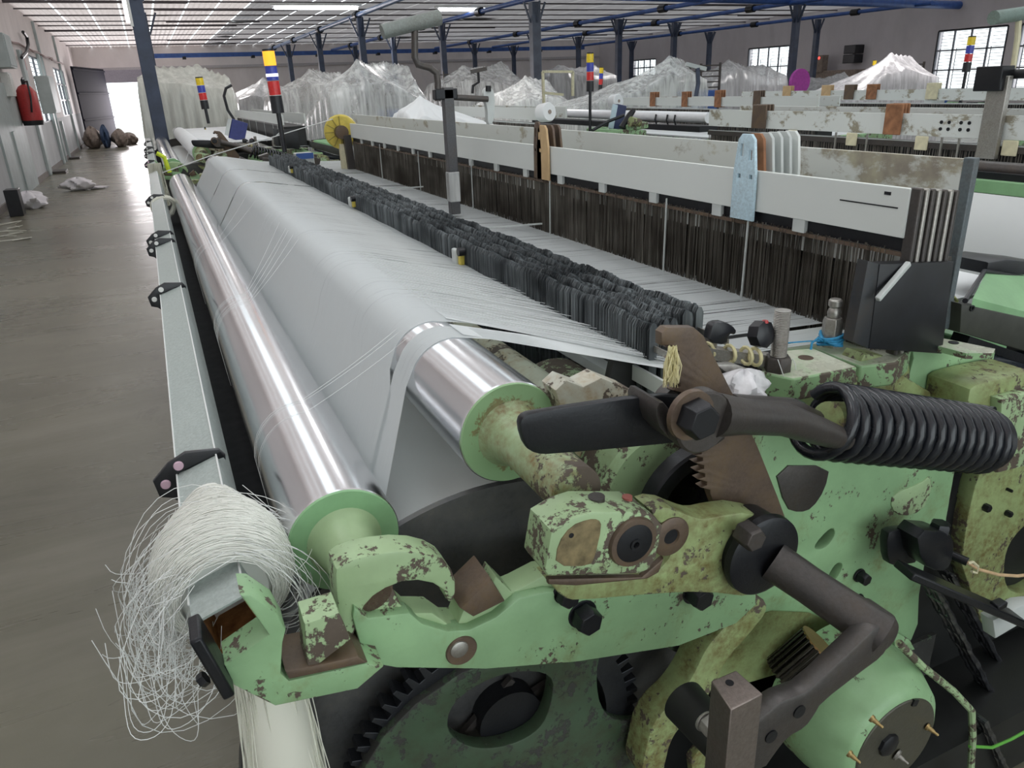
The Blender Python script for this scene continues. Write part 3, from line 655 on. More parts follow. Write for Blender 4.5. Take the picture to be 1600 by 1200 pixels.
for (a, b) in ((-1, 1.02), (1.0, 1.03)):
    x = cx + .0355 * (math.cos(ang) * a - math.sin(ang) * b); z = cz + .0355 * (math.sin(ang) * a + math.cos(ang) * b)
    mb.tube([(x, .9, z), (x, 2.5, z - .001), (x, 4.5, z), (x, 7.3, z)], .0016, 5)
obj('running_cord', mb, THREAD, tube, label='thin white cord running along the tube edge')
tx, tz = cor[1]
def clip(y, big=1.0):
    S = .105 * big; o = Vector((cx, cz))
    def loc(a, b): return (cx + (math.cos(ang) * a - math.sin(ang) * b), cz + (math.sin(ang) * a + math.cos(ang) * b))
    out = [loc(a * S, b * S) for a, b in ((-.75, .12), (-.70, .42), (-.36, .58), (-.05, .62), (.42, .40), (.46, .25), (.42, .16), (.40, .33), (-.30, .345), (-.36, -.05), (-.42, -.25), (-.50, -.2), (-.60, .0))]
    e1 = loc(-.56 * S, .28 * S); e2 = loc(-.24 * S, .47 * S)
    c = P('yarn_clip', plate_mesh([out], y, .010, .002), BLACKP, 'black yarn clip with two pink eyelets' if y < 1.5 else None)
    for e in (e1, e2):
        obj('eyelet', MB().lathe((e[0], y - .004, e[1]), (0, 1, 0), [(0, .0035), (0, .0075), (.002, .0085), (.016, .0085)], 16), PINK if y < 1.5 else WHITE, c)
ys_ = []
for u, v in ((345, 712), (288, 447), (277, 376), (275, 364), (266, 306)):
    ys_.append(at(u, v, z=tz).y); clip(ys_[-1])
BRK = [(375, 930), (392, 930), (430, 955), (447, 985), (442, 1005), (439, 1052), (452, 1064), (570, 1037), (600, 1042), (559, 1077), (430, 1104), (366, 1072), (351, 1041), (420, 992)]
pl('tube_bracket', BRK, .80, .05, GREEN, bevel=.003, label='hooked green bracket holding the square tube')
pl('bracket_foot', [(446, 1050), (560, 1026), (575, 1036), (452, 1062)], .797, .075, IRON_BROWN)
pl('bracket_lug', [(476, 975), (530, 958), (548, 1000), (490, 1045), (480, 1040)], .80, .05, GREEN_CHIP, label='small chipped green lug with a tapped hole')
P('lug_hole', MB().cyl(tuple(at(502, 986, y=.82) + Vector((0, 0, -.01))), tuple(at(502, 986, y=.82) + Vector((0, 0, .002))), .006), BLACK)
mb = MB(); mb.bar(pt(303, 980, .80), pt(356, 1070, .80), .014, .05, (0, 1, 0)); P('clamp_strip', mb, BLACK, 'black clamp strip under the tube end', bev=.003)
P('clamp_bolt', MB().hexa(pt(322, 1058, .80), tuple(Vector(pt(312, 1066, .80))), .009), BLACK)

# ---- green roller bracket (long saddle casting)
SB_ = [(551, 965), (553, 948), (576, 966), (640, 958), (660, 975), (700, 987), (735, 984), (775, 965), (812, 935), (855, 925), (900, 930), (1010, 905), (1180, 905), (1182, 945), (1150, 975), (1060, 1010), (900, 1035), (760, 1046), (620, 1044), (570, 1035)]
br = pl('roller_bracket', SB_, .845, .03, GREEN, bevel=.003, label='long green bracket with a curved saddle')
# upper, set back ridge of the bracket: its tooth shapes
def wall_px(pts, y): return [at(u, v, y=y) for u, v in pts]
SBU = [(553, 948), (556, 928), (610, 910), (626, 945), (640, 958), (676, 958), (700, 975), (716, 975), (724, 955), (762, 930), (775, 900), (800, 925), (812, 920), (850, 900), (1010, 880), (1180, 890), (1182, 940), (1000, 950), (855, 940), (812, 945), (775, 968), (735, 986), (700, 988), (640, 970), (560, 965)]
pl('saddle_ridge', SBU, .862, .045, GREEN_CHIP, bevel=.003, parent=br, label='chipped bare saddle edge')
pl('saddle_tooth', [(720, 952), (768, 905), (790, 940), (740, 965)], .845, .07, IRON_BROWN, parent=br, bevel=.004)
def bolt(u, v, y, r=.02, L=.02, mat=BLACK, label=None, washer=True, parent=None):
    p = Vector(pt(u, v, y)); b = P('bolt', MB().hexa(p + Vector((0, L, 0)), p, r, .3), mat, label, parent=parent) if False else None
    h = MB().hexa(tuple(p + Vector((0, L, 0))), tuple(p), r, .3); h.lathe(p + Vector((0, L, 0)), (0, 1, 0), [(0, r * 1.12), (.004, r * 1.12)], 20) if washer else None
    return P('hex_bolt', h, mat, label, parent=parent, bev=.0008)
bolt(925, 977, .815, .0225, .028, label='large black hex bolt on the green bracket'); bolt(1102, 940, .815, .021, .028); bolt(893, 938, .825, .018, .02)
P('pin_recess', MB().lathe(pt(722, 1018, .842), (0, 1, 0), [(0, .014), (0, .023), (.002, .0245), (.006, .0245)], 30), IRON_BROWN, 'round worn pin in the bracket')
P('pin_core', MB().lathe(pt(719, 1017, .838), (0, 1, 0), [(0, .009), (.002, .0135), (.006, .0145)], 24), STEEL)
# clamp over the left roller journal
CL = [(524, 905), (526, 885), (570, 868), (640, 860), (690, 872), (712, 900), (712, 935), (700, 944), (690, 915), (640, 905), (590, 925), (563, 955), (556, 990), (545, 998), (530, 975)]
cp = pl('journal_clamp', CL, .852, .05, GREEN_CHIP, k=1, bevel=.004, label='chipped green clamp over the left roller shaft')
P('journal_core', MB().lathe((R1[0] + .001, .862, R1[1]), (0, 1, 0), [(0, .020), (0, .034), (.05, .036)], 32), IRON_BROWN)
for u, v, m_ in ((630, 876, IRON), (578, 884, simple('red_plug', (.30, .08, .06), .6))):
    p = at(u, v, y=.885); obj('set_screw', MB().cyl((p.x, p.y, p.z - .012), (p.x, p.y, p.z + .004), .010 if m_ is IRON else .006, 16), m_, cp)

# ---- bearing block at the end of the right roller
YBk = .70
BLK = [(862, 830), (895, 810), (925, 800), (1008, 799), (1025, 808), (1036, 822), (1026, 872), (1015, 890), (1000, 897), (857, 901), (851, 892)]
bk = pl('bearing_block', BLK, YBk, .062, GREEN_CHIP, bevel=.004, label='chipped green bearing block with a round cap')
pl('cast_recess', [(868, 885), (872, 850), (893, 822), (920, 812), (936, 812), (941, 822), (930, 870), (922, 885)], YBk - .0015, .004, RECESS, k=1, parent=bk, bevel=.001, label='brown stained recess')
p = pt(988, 846, YBk)
obj('bearing_cap', MB().lathe((p[0], YBk - .006, p[2]), (0, 1, 0), [(0, .022), (.001, .034), (.006, .036), (.012, .036)], 40), IRON_BROWN, bk)
obj('cap_screw', MB().lathe((p[0], YBk - .010, p[2]), (0, 1, 0), [(.004, .003), (0, .0045), (0, .008), (.002, .0085), (.003, .022), (.004, .027), (.01, .0285)], 32), BLACK, bk, label='black recessed cap')
for u, v, m_ in ((932, 777, IRON), (980, 777, simple('faded_red_plug', (.32, .10, .08), .6))):
    q = at(u, v, y=YBk + .035); obj('top_screw', MB().cyl((q.x, q.y, q.z - .02), (q.x, q.y, q.z + .0015), .011 if m_ is IRON else .007, 16), m_, bk)
q = pt(893, 837, YBk - .002); obj('oil_hole', MB().cyl(q, (q[0], q[1] + .003, q[2]), .0035, 12), BLACK, bk)

# ---- rocker arm under the block, reaching to the pivot
RK = [(853, 905), (1005, 902), (1040, 885), (1060, 840), (1010, 800), (1040, 790), (1078, 806), (1100, 812), (1130, 805), (1170, 800), (1230, 820), (1240, 900), (1180, 935), (1100, 925), (1010, 930), (900, 940), (880, 935)]
rk = pl('rocker_arm', RK, .735, .045, GREEN_DIRTY, k=1, bevel=.004, label='oily green rocker arm between block and pivot')
obj('arm_eye', MB().lathe(pt(1050, 840, .731), (0, 1, 0), [(.004, .011), (0, .013), (0, .027), (.002, .030), (.01, .030)], 32), IRON_BROWN, rk)
pl('arm_lip', [(857, 905), (1003, 902), (1038, 872), (1030, 895), (1012, 905), (900, 916), (858, 914)], .731, .01, IRON_BROWN, parent=rk)
obj('arm_bore', MB().lathe(pt(1050, 840, .734), (0, 1, 0), [(0, .005), (0, .0135), (.003, .0135)], 20), BLACK, rk)
# brake drum behind with black ring
P('brake_drum', MB().lathe(pt(1030, 765, .93), (0, 1, 0), [(0, .10), (.012, .112), (.4, .112)], 48), GREEN_CHIP, 'green drum behind the black lever')
P('drum_ring', MB().lathe(pt(1100, 800, .865), (0, 1, 0), [(.02, .085), (0, .100), (0, .112), (.004, .116), (.03, .116)], 56), BLACK, 'black ring around the worn drum face')
P('drum_face', MB().lathe(pt(1100, 800, .885), (0, 1, 0), [(0, .09), (.008, .1)], 48), GREEN_DIRTY)

# ---- toothed quadrant
QD = [(1034, 520), (1042, 512), (1085, 512), (1100, 525), (1150, 625), (1185, 700), (1215, 775), (1235, 820), (1180, 830), (1120, 820), (1118, 790)]
teeth = []
def arc_teeth(pts, n, h):
    res = []
    for i in range(n):
        t = i / n; k = t * (len(pts) - 1); a = int(k); f = k - a
        u = pts[a][0] * (1 - f) + pts[min(a + 1, len(pts) - 1)][0] * f; v = pts[a][1] * (1 - f) + pts[min(a + 1, len(pts) - 1)][1] * f
        res += [(u - h, v - 3), (u + 2, v + 3), (u + 6, v + 7)] if False else [(u - h, v), (u + 3, v + 4), (u + 3, v + 9)]
    return res
qleft = [(1118, 790), (1108, 760), (1098, 740), (1095, 715), (1095, 690)]
up = arc_teeth([(1068, 640), (1062, 610), (1058, 580), (1058, 545)][::-1], 6, 12)
lo = arc_teeth([(1092, 690), (1096, 715), (1100, 745), (1112, 775)], 7, 11)
Q = [(1034, 540), (1034, 520), (1042, 512), (1085, 512), (1100, 525), (1150, 625), (1185, 700), (1215, 775), (1235, 830), (1150, 835), (1120, 800)] + lo[::-1] + [(1080, 660)] + up[::-1] + [(1050, 540)]
pl('toothed_quadrant', Q, .79, .016, IRON_BROWN, bevel=.0015, label='brown toothed quadrant plate standing through the fork')
# ---- black lever
LV = [(812, 668), (816, 652), (832, 645), (1020, 617), (1080, 620), (1080, 690), (1015, 697), (860, 711), (838, 710), (822, 700)]
pl('hand_lever', LV, .775, .014, BLACK, k=1, bevel=.003, label='flat black lever with rounded end pointing left')
# ---- fork and connecting rod, bolt
F1 = at(1090, 655, y=.72)
fk = P('connecting_rod', MB().lathe((F1.x, .705, F1.z), (0, 1, 0), [(0, .026), (0, .040), (.003, .043), (.022, .043), (.026, .036)], 40), IRON, 'dark connecting rod with forked eye')
F2 = at(1052, 642, y=.80)
obj('rear_eye', MB().lathe((F2.x + .012, .795, F2.z), (0, 1, 0), [(0, .036), (0, .042), (.02, .043), (.022, .030)], 40), IRON, fk)
obj('fork_bridge', plate_mesh([chaikin(PX([(1020, 640), (1030, 675), (1075, 705), (1130, 690), (1130, 665), (1060, 665), (1045, 640), (1030, 622)], .74), 1)], .735, .07, .003), IRON, fk)
a = at(1115, 648, y=.72); b = at(1225, 655, y=.74); c = at(1320, 687, y=.76)
obj('rod_shank', MB().tube([a, a.lerp(b, .4), b, b.lerp(c, .5), c], [.030, .025, .0245, .022, .017], 18), IRON, fk)
obj('rod_hook', MB().bar(at(1240, 667, y=.755), at(1323, 688, y=.765), .018, .036), IRON, fk, bev=.006)
obj('rod_shank', MB().tube([at(1140, 640, y=.80), at(1235, 642, y=.82), at(1300, 668, y=.82)], [.024, .021, .015], 14), IRON, fk)
q = Vector(pt(1103, 662, .672))
obj('bolt_head', MB().hexa(tuple(q + Vector((0, .036, 0))), tuple(q), .0255, .2), BLACK, fk, bev=.001, label='large black hex bolt')
obj('washer', MB().lathe((q.x, .698, q.z), (0, 1, 0), [(0, .028), (0, .033), (.008, .034)], 32), IRON_BROWN, fk)
# ---- coil spring
A = at(1268, 655, y=.80); B = at(1535, 687, y=.80); ax = (B - A).normalized(); n1 = ax.cross(Vector((0, 1, 0))).normalized(); n2 = ax.cross(n1)
NTU = 15; pts = []; Rs = .0555
S0 = A.lerp(B, .10)
L_ = (B - S0)
for i in range(NTU * 18 + 1):
    t = i / (NTU * 18); ang_ = 2 * PI * i / 18
    pts.append(S0 + L_ * t + (n1 * math.cos(ang_) + n2 * math.sin(ang_)) * Rs)
SPR = simple('black_spring_enamel', (.014, .016, .021), .22, 0, .3, 30)
P('coil_spring', MB().tube(pts, .0102, 10), SPR, 'thick black coil spring')
hk = [S0 + (n1 * math.cos(t) + n2 * math.sin(t)) * Rs * (1 - .0 * t) - ax * (.012 + .03 * math.sin(t * .5)) for t in [k * PI / 9 for k in range(0, 19)]]
P('spring_hook', MB().tube([S0 + (n1 * math.cos(t) + n2 * math.sin(t)) * Rs - ax * (.028 * math.sin(t / 2) ** .6 if t > 0 else 0) for t in [k * PI / 12 for k in range(-4, 20)]], .0100, 10), SPR, 'hooked end of the coil spring')
P('spring_plug', MB().lathe(S0 - ax * .01, ax, [(0, .02), (0, .032), (.05, .036)], 24), GREEN_DIRTY)
P('spring_seat', MB().lathe(B, ax, [(-.02, .05), (.008, .058), (.014, .05), (.03, .03)], 32), BLACK)
# ---- pivot disc, torsion crank
PV = at(1192, 868, y=.715)
P('pivot_disc', MB().lathe((PV.x, .708, PV.z), (0, 1, 0), [(0, .02), (.0, .058), (.003, .064), (.014, .0655), (.018, .060), (.06, .058)], 56), BLACK, 'black disc at the pivot')
q = Vector(pt(1183, 846, .682)); P('pivot_nut', MB().hexa(tuple(q + Vector((0, .03, 0))), tuple(q), .019, .1), IRON, bev=.001)
C0 = Vector((PV.x + .008, .742, PV.z - .002)); C1 = at(1378, 992, y=.575)
C0.x = C1.x - .002
C0 = at(1208, 876, y=.712)
cr = P('crank', MB().tube([C0, C0.lerp(C1, .35), C0.lerp(C1, .8), C1], [.030, .0285, .030, .0315], 28), IRON, 'dark cast iron crank reaching towards the viewer')
obj('crank_elbow', MB().lathe(C1 + Vector((0, -.008, 0)), (0, 1, 0), [(0, .018), (.004, .028), (.012, .0325), (.05, .0325)], 28), IRON, cr)
D1 = at(1262, 1105, y=.60)
obj('crank_web', plate_mesh([chaikin(PX([(1375, 975), (1392, 990), (1392, 1008), (1380, 1028), (1347, 1052), (1285, 1100), (1275, 1118), (1260, 1139), (1232, 1154), (1212, 1180), (1195, 1205), (1160, 1205), (1165, 1140), (1200, 1115), (1218, 1098), (1245, 1088), (1265, 1080), (1340, 1008)], .565), 1)], .565, .03, .006), IRON, cr, bev=0)
for u, v in ((1250, 1113), (1206, 1152)): obj('eye_bore', MB().lathe(pt(u, v, .563), (0, 1, 0), [(0, .006), (0, .010), (.004, .010)], 20), BLACK, cr)
# square post block
ZP = at(1142, 1109, y=.55).z
top = [at(u, v, z=ZP) for u, v in ((1111, 1064), (1142, 1109), (1192, 1084), (1150, 1047))]
pb = P('post_block', MB().add([tuple(p) for p in top] + [(p.x, p.y, p.z - .30) for p in top], [(0, 1, 2, 3), (7, 6, 5, 4), (0, 4, 5, 1), (1, 5, 6, 2), (2, 6, 7, 3), (3, 7, 4, 0)]), iron('machined_steel', (.20, .17, .155), .4, .75, (.22, .15, .12), .4), 'square machined steel post standing upright', bev=.0015)
q = at(1140, 1067, z=ZP); obj('tapped_hole', MB().cyl((q.x, q.y, q.z - .004), (q.x, q.y, q.z + .0006), .0055, 16), BLACK, pb)
bolt(1118, 1145, .60, .014, .02, STEEL, 'small worn hex nut beside the steel post')
P('lower_boss', MB().lathe(pt(1135, 1170, .62), (0, 1, 0), [(0, .02), (.01, .03), (.1, .035)], 28), DARKMACH)

# ---- worm wheel
WC = at(1255, 1035, y=.80)
ax = Vector((.62, -.25, .74)).normalized()
mb = MB(); nr = ax.cross(Vector((0, 1, 0))).normalized(); bn = ax.cross(nr)
n = 22; prof = []
mb = MB().lathe(WC - ax * .045, ax, [(0, .036), (.09, .036)], 44)
worm = P('worm_wheel', mb, iron('oily_black_gear', (.03, .028, .022), .25, .7, (.07, .06, .03), .4), 'oily toothed worm wheel under the crank')
for k in range(24):
    t = 2 * PI * k / 24; d = nr * math.cos(t) + bn * math.sin(t)
    a = WC - ax * .046 + d * .040; b = WC + ax * .046 + d * .040
    obj('gear_tooth', MB().bar(a, b, .0055, .011, tuple(d)), worm.data.materials[0], worm, bev=.001)
obj('bronze_edge', MB().lathe(WC + ax * .044, ax, [(0, .045), (.004, .045)], 24), BRONZE, worm)

# ---- gearbox dome with dark cover and grease nipples
GB = at(1385, 1150, y=.72)
gb = P('gearbox', MB().lathe((GB.x, .70, GB.z), (0, 1, 0), [(0, .095), (.0, .105), (.012, .122), (.05, .142), (.10, .150), (.18, .150)], 64), GREEN, 'rounded green gearbox housing')
cv = obj('cover_plate', MB().lathe((GB.x, .697, GB.z), (0, 1, 0), [(0, .03), (0, .100), (.002, .102), (.008, .102)], 56), iron('oily_dark_cover', (.06, .058, .045), .45, .3, (.12, .11, .06), .5), gb, label='dark oily round cover')
for u, v in ((1365, 1125), (1452, 1138), (1330, 1180), (1405, 1182)):
    p = Vector(pt(u, v, .69)); ns = .9 if v < 1170 or u < 1350 else 1.5
    obj('grease_nipple', MB().lathe(p + Vector((0, .006, 0)), (.25, -1, -.25), [(0, .008 * ns), (.004, .008 * ns), (.006, .005), (.014, .004), (.017, .0026), (.022, .003), (.024, .002)], 12), BRASS if ns < 1 else STEEL, gb)
obj('centre_boss', MB().lathe(pt(1393, 1168, .688), (0, 1, 0), [(0, .018), (.003, .024), (.012, .025)], 8), BLACK, gb)
obj('square_hole', MB().box((0, 0, 0), (.014, .004, .014), Matrix.Translation(Vector(pt(1425, 1104, .694))) @ Matrix.Rotation(.4, 4, 'Y')), BLACK, gb)
P('guard_rod', MB().tube([Vector(pt(u, v, .74)) for u, v in ((1405, 1005), (1440, 1040), (1490, 1080), (1518, 1110), (1520, 1150), (1515, 1230))], .0075, 8), GREEN_CHIP, 'bent green guard strip around the gearbox')
P('green_wire', MB().tube([Vector(pt(u, v, .74)) for u, v in ((1515, 1166), (1550, 1168), (1580, 1155), (1625, 1130))], .0035, 8), simple('green_cable', (.12, .40, .06), .4), 'bright green cable at the lower right corner')

# ---- main side frame behind
SF = [(1180, 650), (1250, 640), (1300, 690), (1502, 700), (1492, 740), (1478, 820), (1446, 880), (1437, 930), (1435, 975), (1425, 1000), (1395, 1025), (1390, 1060), (1330, 1075), (1240, 1060), (1180, 985), (1080, 985), (980, 1000), (900, 960), (880, 900), (1000, 860), (1120, 800)]
sf = pl('side_frame', SF, .93, .03, GREEN, bevel=.004, k=0, holes=[[(1268, 858), (1300, 822), (1307, 835), (1290, 858)], [(1292, 905), (1308, 878), (1320, 884), (1300, 915)]], label='green side frame plate with slots')
pl('frame_recess', [(1210, 728), (1298, 728), (1290, 765), (1270, 795), (1250, 802), (1228, 795)], .926, .006, IRON, k=1, parent=sf, label='dark worn patch of the side frame')
pl('frame_pad', [(1392, 795), (1396, 772), (1440, 755), (1455, 742), (1456, 770), (1440, 800), (1410, 808)], .927, .005, GREEN_CHIP, k=1, parent=sf)
bolt(1356, 908, .905, .014, .02, parent=sf); bolt(1350, 942, .915, .012, .012, parent=sf)
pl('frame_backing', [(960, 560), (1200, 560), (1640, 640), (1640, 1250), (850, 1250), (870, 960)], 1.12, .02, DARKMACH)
# ---- right hand neighbour frame
pl('outer_frame', [(1545, 700), (1570, 612), (1640, 590), (1640, 960), (1580, 975), (1540, 990), (1502, 880), (1512, 810), (1524, 760)], .965, .04, GREEN_DIRTY, holes=[[(1570, 860), (1600, 820), (1640, 800), (1640, 900), (1600, 930), (1570, 920)]], bevel=.004, label='oily green frame at the right edge')
for u, v, r_ in ((1547, 796, .010), (1581, 805, .008), (1582, 768, .004)): P('frame_screw', MB().hexa(tuple(Vector(pt(u, v, .95)) + Vector((0, .014, 0))), pt(u, v, .95), r_), BLACK)
pl('frame_top', [(1512, 612), (1530, 598), (1640, 575), (1640, 640), (1560, 660), (1545, 700), (1512, 690)], .90, .10, GREEN_DIRTY, bevel=.008, k=1, label='rounded green casting top at the right')
pl('frame_post', [(1566, 625), (1640, 605), (1640, 720), (1560, 740)], .875, .03, GREEN_CHIP, bevel=.006)
P('dark_pipe', MB().cyl(pt(1525, 560, 1.05), pt(1640, 568, 1.05), .026, 24), simple('dark_glossy_pipe', (.03, .035, .045), .25), 'dark glossy pipe at the right edge')
# ---- sensor on black bar
P('sensor_flange', plate_mesh([chaikin(PX([(1388, 880), (1386, 835), (1400, 828), (1440, 826), (1440, 878), (1400, 885)], .86), 1)], .86, .02, .003), BLACK)
sn = P('sensor_body', plate_mesh([chaikin(PX([(1432, 828), (1485, 832), (1493, 850), (1487, 885), (1470, 896), (1440, 882)], .82), 1)], .82, .05, .005), BLACK, 'black sensor block with hex top')
q = at(1468, 825, y=.84); obj('sensor_nut', MB().hexa((q.x, q.y, q.z - .01), (q.x + .002, q.y, q.z + .012), .020), BLACK, sn)
q = pt(1419, 850, .858); obj('socket_screw', MB().lathe(q, (0, 1, 0), [(.006, .003), (0, .005), (0, .010), (.006, .011)], 16), BLACK, sn)
obj('sensor_stem', MB().cyl(pt(1485, 866, .83), pt(1512, 878, .80), .009, 12), BLACK, sn)
P('cable', MB().tube([Vector(pt(u, v, .80)) for u, v in ((1510, 878), (1530, 890), (1560, 898), (1590, 900), (1640, 894))], .0035, 8), simple('tan_cable', (.55, .38, .22), .5), 'tan cable leaving the sensor')
P('cable_tie', MB().tube([Vector(pt(u, v, .798)) for u, v in ((1512, 880), (1520, 878), (1528, 885), (1526, 895), (1518, 893))], .003, 6), CREAM)
mb = MB(); mb.bar(pt(1412, 890, .80), pt(1588, 966, .74), .05, .016); P('black_bar', mb, BLACK, 'black flat bar sloping down to the right', bev=.003)
q = at(1560, 946, y=.745); P('bar_clamp', MB().box((q.x - .016, .735, q.z - .004), (q.x + .014, .755, q.z + .01)), BLACK, bev=.003)
pl('white_block', [(1552, 970), (1600, 945), (1640, 940), (1640, 970), (1595, 975), (1556, 998)], .76, .03, GREYP, bevel=.003)

# ---- double roller chain
def chain(p0, p1, n, lb, bend=0):
    root = P('drive_chain', MB().tube([p0, p1], .004, 6), BLACK, lb)
    st = (p1 - p0) / n; s = st.normalized().cross(Vector((0, 1, 0))).normalized(); yv = Vector((0, 1, 0))
    for i in range(n):
        a = p0 + st * i; b = a + st; m = MB()
        for off in ((-.021, -.003, .015) if i % 2 else (-.018, -.006, .012)):
            o_ = yv * off
            m.bar(a + o_, b + o_, .0035, .014, tuple(s)) if False else m.tube([a + o_ - st * .15, a + o_ + st * .1, (a + b) / 2 + o_, b + o_ - st * .1, b + o_ + st * .15], [.003, .0085, .0055, .0085, .003], 6)
        m.cyl(a + yv * -.022, a + yv * .018, .0075, 8)
        obj('chain_link', m, CHAINM, root, bev=0)
CHAINM = simple('oily_chain_steel', (.15, .155, .17), .25, .85, .5, 80)
def pv(u, v, y): return Vector(pt(u, v, y))
chain(pv(1447, 905, .90), pv(1640, 1262, .90), 19, 'oily black drive chain running down to the lower right'); chain(pv(1478, 895, .96), pv(1680, 1255, .96), 18, None)
chain(pv(1528, 1120, .80), pv(1580, 1240, .80), 7, None)
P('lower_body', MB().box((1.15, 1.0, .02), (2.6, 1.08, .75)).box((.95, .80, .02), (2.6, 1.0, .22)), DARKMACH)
P('beam_trough', MB().box((-.005, 1.22, .93), (.085, 6.4, .94)).box((-.012, 1.22, .55), (-.004, 6.4, .94)), simple('black_glossy_trough', (.012, .013, .014), .8, 0, .3, 30, 0, Specular_IOR_Level=.15), 'black trough plate between square tube and left roller')
pl('green_tab', [(1395, 985), (1422, 1000), (1430, 1015), (1400, 1022)], .9, .02, GREEN, bevel=.002)

# ---- stud plate, studs, brackets on the top right
def zb(pts, z, d): # block given by the pixels of its top face
    top = [at(u, v, z=z) for u, v in pts]; n = len(top)
    return MB().add([tuple(p) for p in top] + [(p.x, p.y, p.z - d) for p in top], [tuple(range(n)), tuple(range(n, 2 * n))[::-1]] + [(i, i + n, (i + 1) % n + n, (i + 1) % n) for i in range(n)])
ZS = 1.20
P('stud_plate', zb([(1177, 578), (1240, 592), (1340, 573), (1270, 543), (1215, 548)], ZS, .045), GREEN_PALETOP, 'green plate with a tall threaded stud', bev=.004)
s0 = at(1214, 578, z=ZS)
st = P('threaded_stud', MB().lathe(s0, (0, 0, 1), sum([[(k * .003, .0130), (k * .003 + .0015, .0145)] for k in range(38)], []), 24), STEEL, 'tall threaded stud with hex nut', sharp=80)
obj('nut', MB().hexa(tuple(s0), tuple(s0 + Vector((0, 0, .028))), .0245), IRON, st, bev=.001)
q = at(1259, 559, z=ZS); P('plate_hole', MB().lathe(q, (0, 0, 1), [(-.02, .013), (.0006, .014)], 24), IRON_BROWN)
s1 = at(1297, 540, z=ZS + .0)
P('hex_standoff', MB().hexa(tuple(s1), tuple(s1 + Vector((0, 0, .058))), .0195).lathe(s1 + Vector((0, 0, .058)), (0, 0, 1), [(0, .011), (.010, .013), (.018, .0105), (.020, .009), (.023, .0125), (.034, .0128), (.037, .010)], 16), STEEL, 'grey hex standoff pin with round head', bev=.0008)
P('thread_loop', MB().tube([s0 + Vector(v) for v in ((-.02, -.02, .03), (-.012, -.03, 0), (0, -.035, -.03), (.0, -.036, -.05), (.015, -.03, -.045), (.03, -.02, -.02), (.028, -.015, .01), (.022, -.012, .022))], .0008, 5), THREAD)
# twine
e = empty('blue_twine_knot', (s1.x, s1.y, s1.z), 'bright blue twine tied around the grey hex standoff', 'twine')
mb = MB()
for k in range(5):
    mb.tube([(s1.x + (.022 + .004 * math.sin(3 * a + k)) * math.cos(a), s1.y + .022 * math.sin(a), s1.z + .006 + .004 * k + .003 * math.sin(2 * a + k)) for a in [j * PI / 8 for j in range(16)]], .003, 6, closed=True)
obj('wound_twine', mb, BLUEYARN, e)
mb = MB(); mb.tube([s1 + Vector(v) for v in ((-.018, -.005, .01), (-.035, .0, .022), (-.045, .004, .012), (-.05, .0, -.006))], .0022, 6); mb.tube([s1 + Vector((-.018, 0, .012)), at(1265, 533, z=1.215), at(1228, 536, z=1.21)], .0014, 6)
obj('twine_end', mb, BLUEYARN, e)
# top frame blocks
P('frame_block', zb([(1215, 548), (1270, 543), (1345, 572), (1400, 566), (1425, 545), (1330, 515), (1260, 520)], 1.165, .05), GREEN_PALETOP, bev=.004)
pl('frame_block', [(1345, 565), (1352, 553), (1420, 560), (1425, 600), (1400, 615), (1355, 612)], 1.0, .05, GREEN_DIRTY, bevel=.004)
pl('frame_block', [(1335, 588), (1400, 580), (1500, 640), (1500, 720), (1300, 700), (1180, 660), (1180, 600)], .985, .04, GREEN_DIRTY, bevel=.004)
Bz = 1.165
tb = P('top_bracket', zb([(1424, 530), (1446, 523), (1555, 545), (1552, 552), (1510, 552)], 1.175, .012), GREEN_PALETOP, 'tall green bracket with concave side')
pl('bracket_body', [(1511, 553), (1556, 549), (1546, 592), (1500, 620), (1440, 622), (1395, 615), (1420, 590), (1428, 560), (1425, 533)], 1.0, .07, GREEN, bevel=.003, parent=tb, holes=[[(1484, 575), (1538, 563), (1535, 592), (1500, 606), (1472, 612)]])
pl('bracket_recess', [(1480, 570), (1545, 560), (1540, 600), (1460, 620)], 1.035, .02, GREEN_DIRTY, parent=tb)
q = at(1490, 535, z=1.176); obj('bracket_hole', MB().lathe(q, (0, 0, 1), [(-.01, .009), (.0005, .010)], 20), BLACK, tb)
P('yellow_cable', MB().tube([Vector(pt(u, v, 1.08)) for u, v in ((1468, 525), (1478, 508), (1488, 490), (1495, 470), (1490, 464), (1483, 470), (1480, 485))], .004, 8), simple('pale_yellow_cable', (.58, .62, .25), .5), 'pale yellow cable loop')
# black end plate of the healds
ep = pl('end_plate', [(1375, 413), (1491, 409), (1472, 553), (1358, 545)], .97, .03, simple('black_end_plate_paint', (.009, .010, .013), .42, 0, .45, 18), bevel=.002, label='square black end plate at the healds')
obj('end_plate_side', plate_mesh([PX([(1358, 408), (1376, 413), (1360, 546), (1334, 535)], .97)], .972, .025, .002), iron('grey_black_worn', (.025, .028, .032), .5, .1), ep)
mb = MB(); mb.bar(pt(1371, 468, .955), pt(1420, 411, .965), .010, .010); obj('diagonal_strip', mb, GREYP, ep, bev=.002)
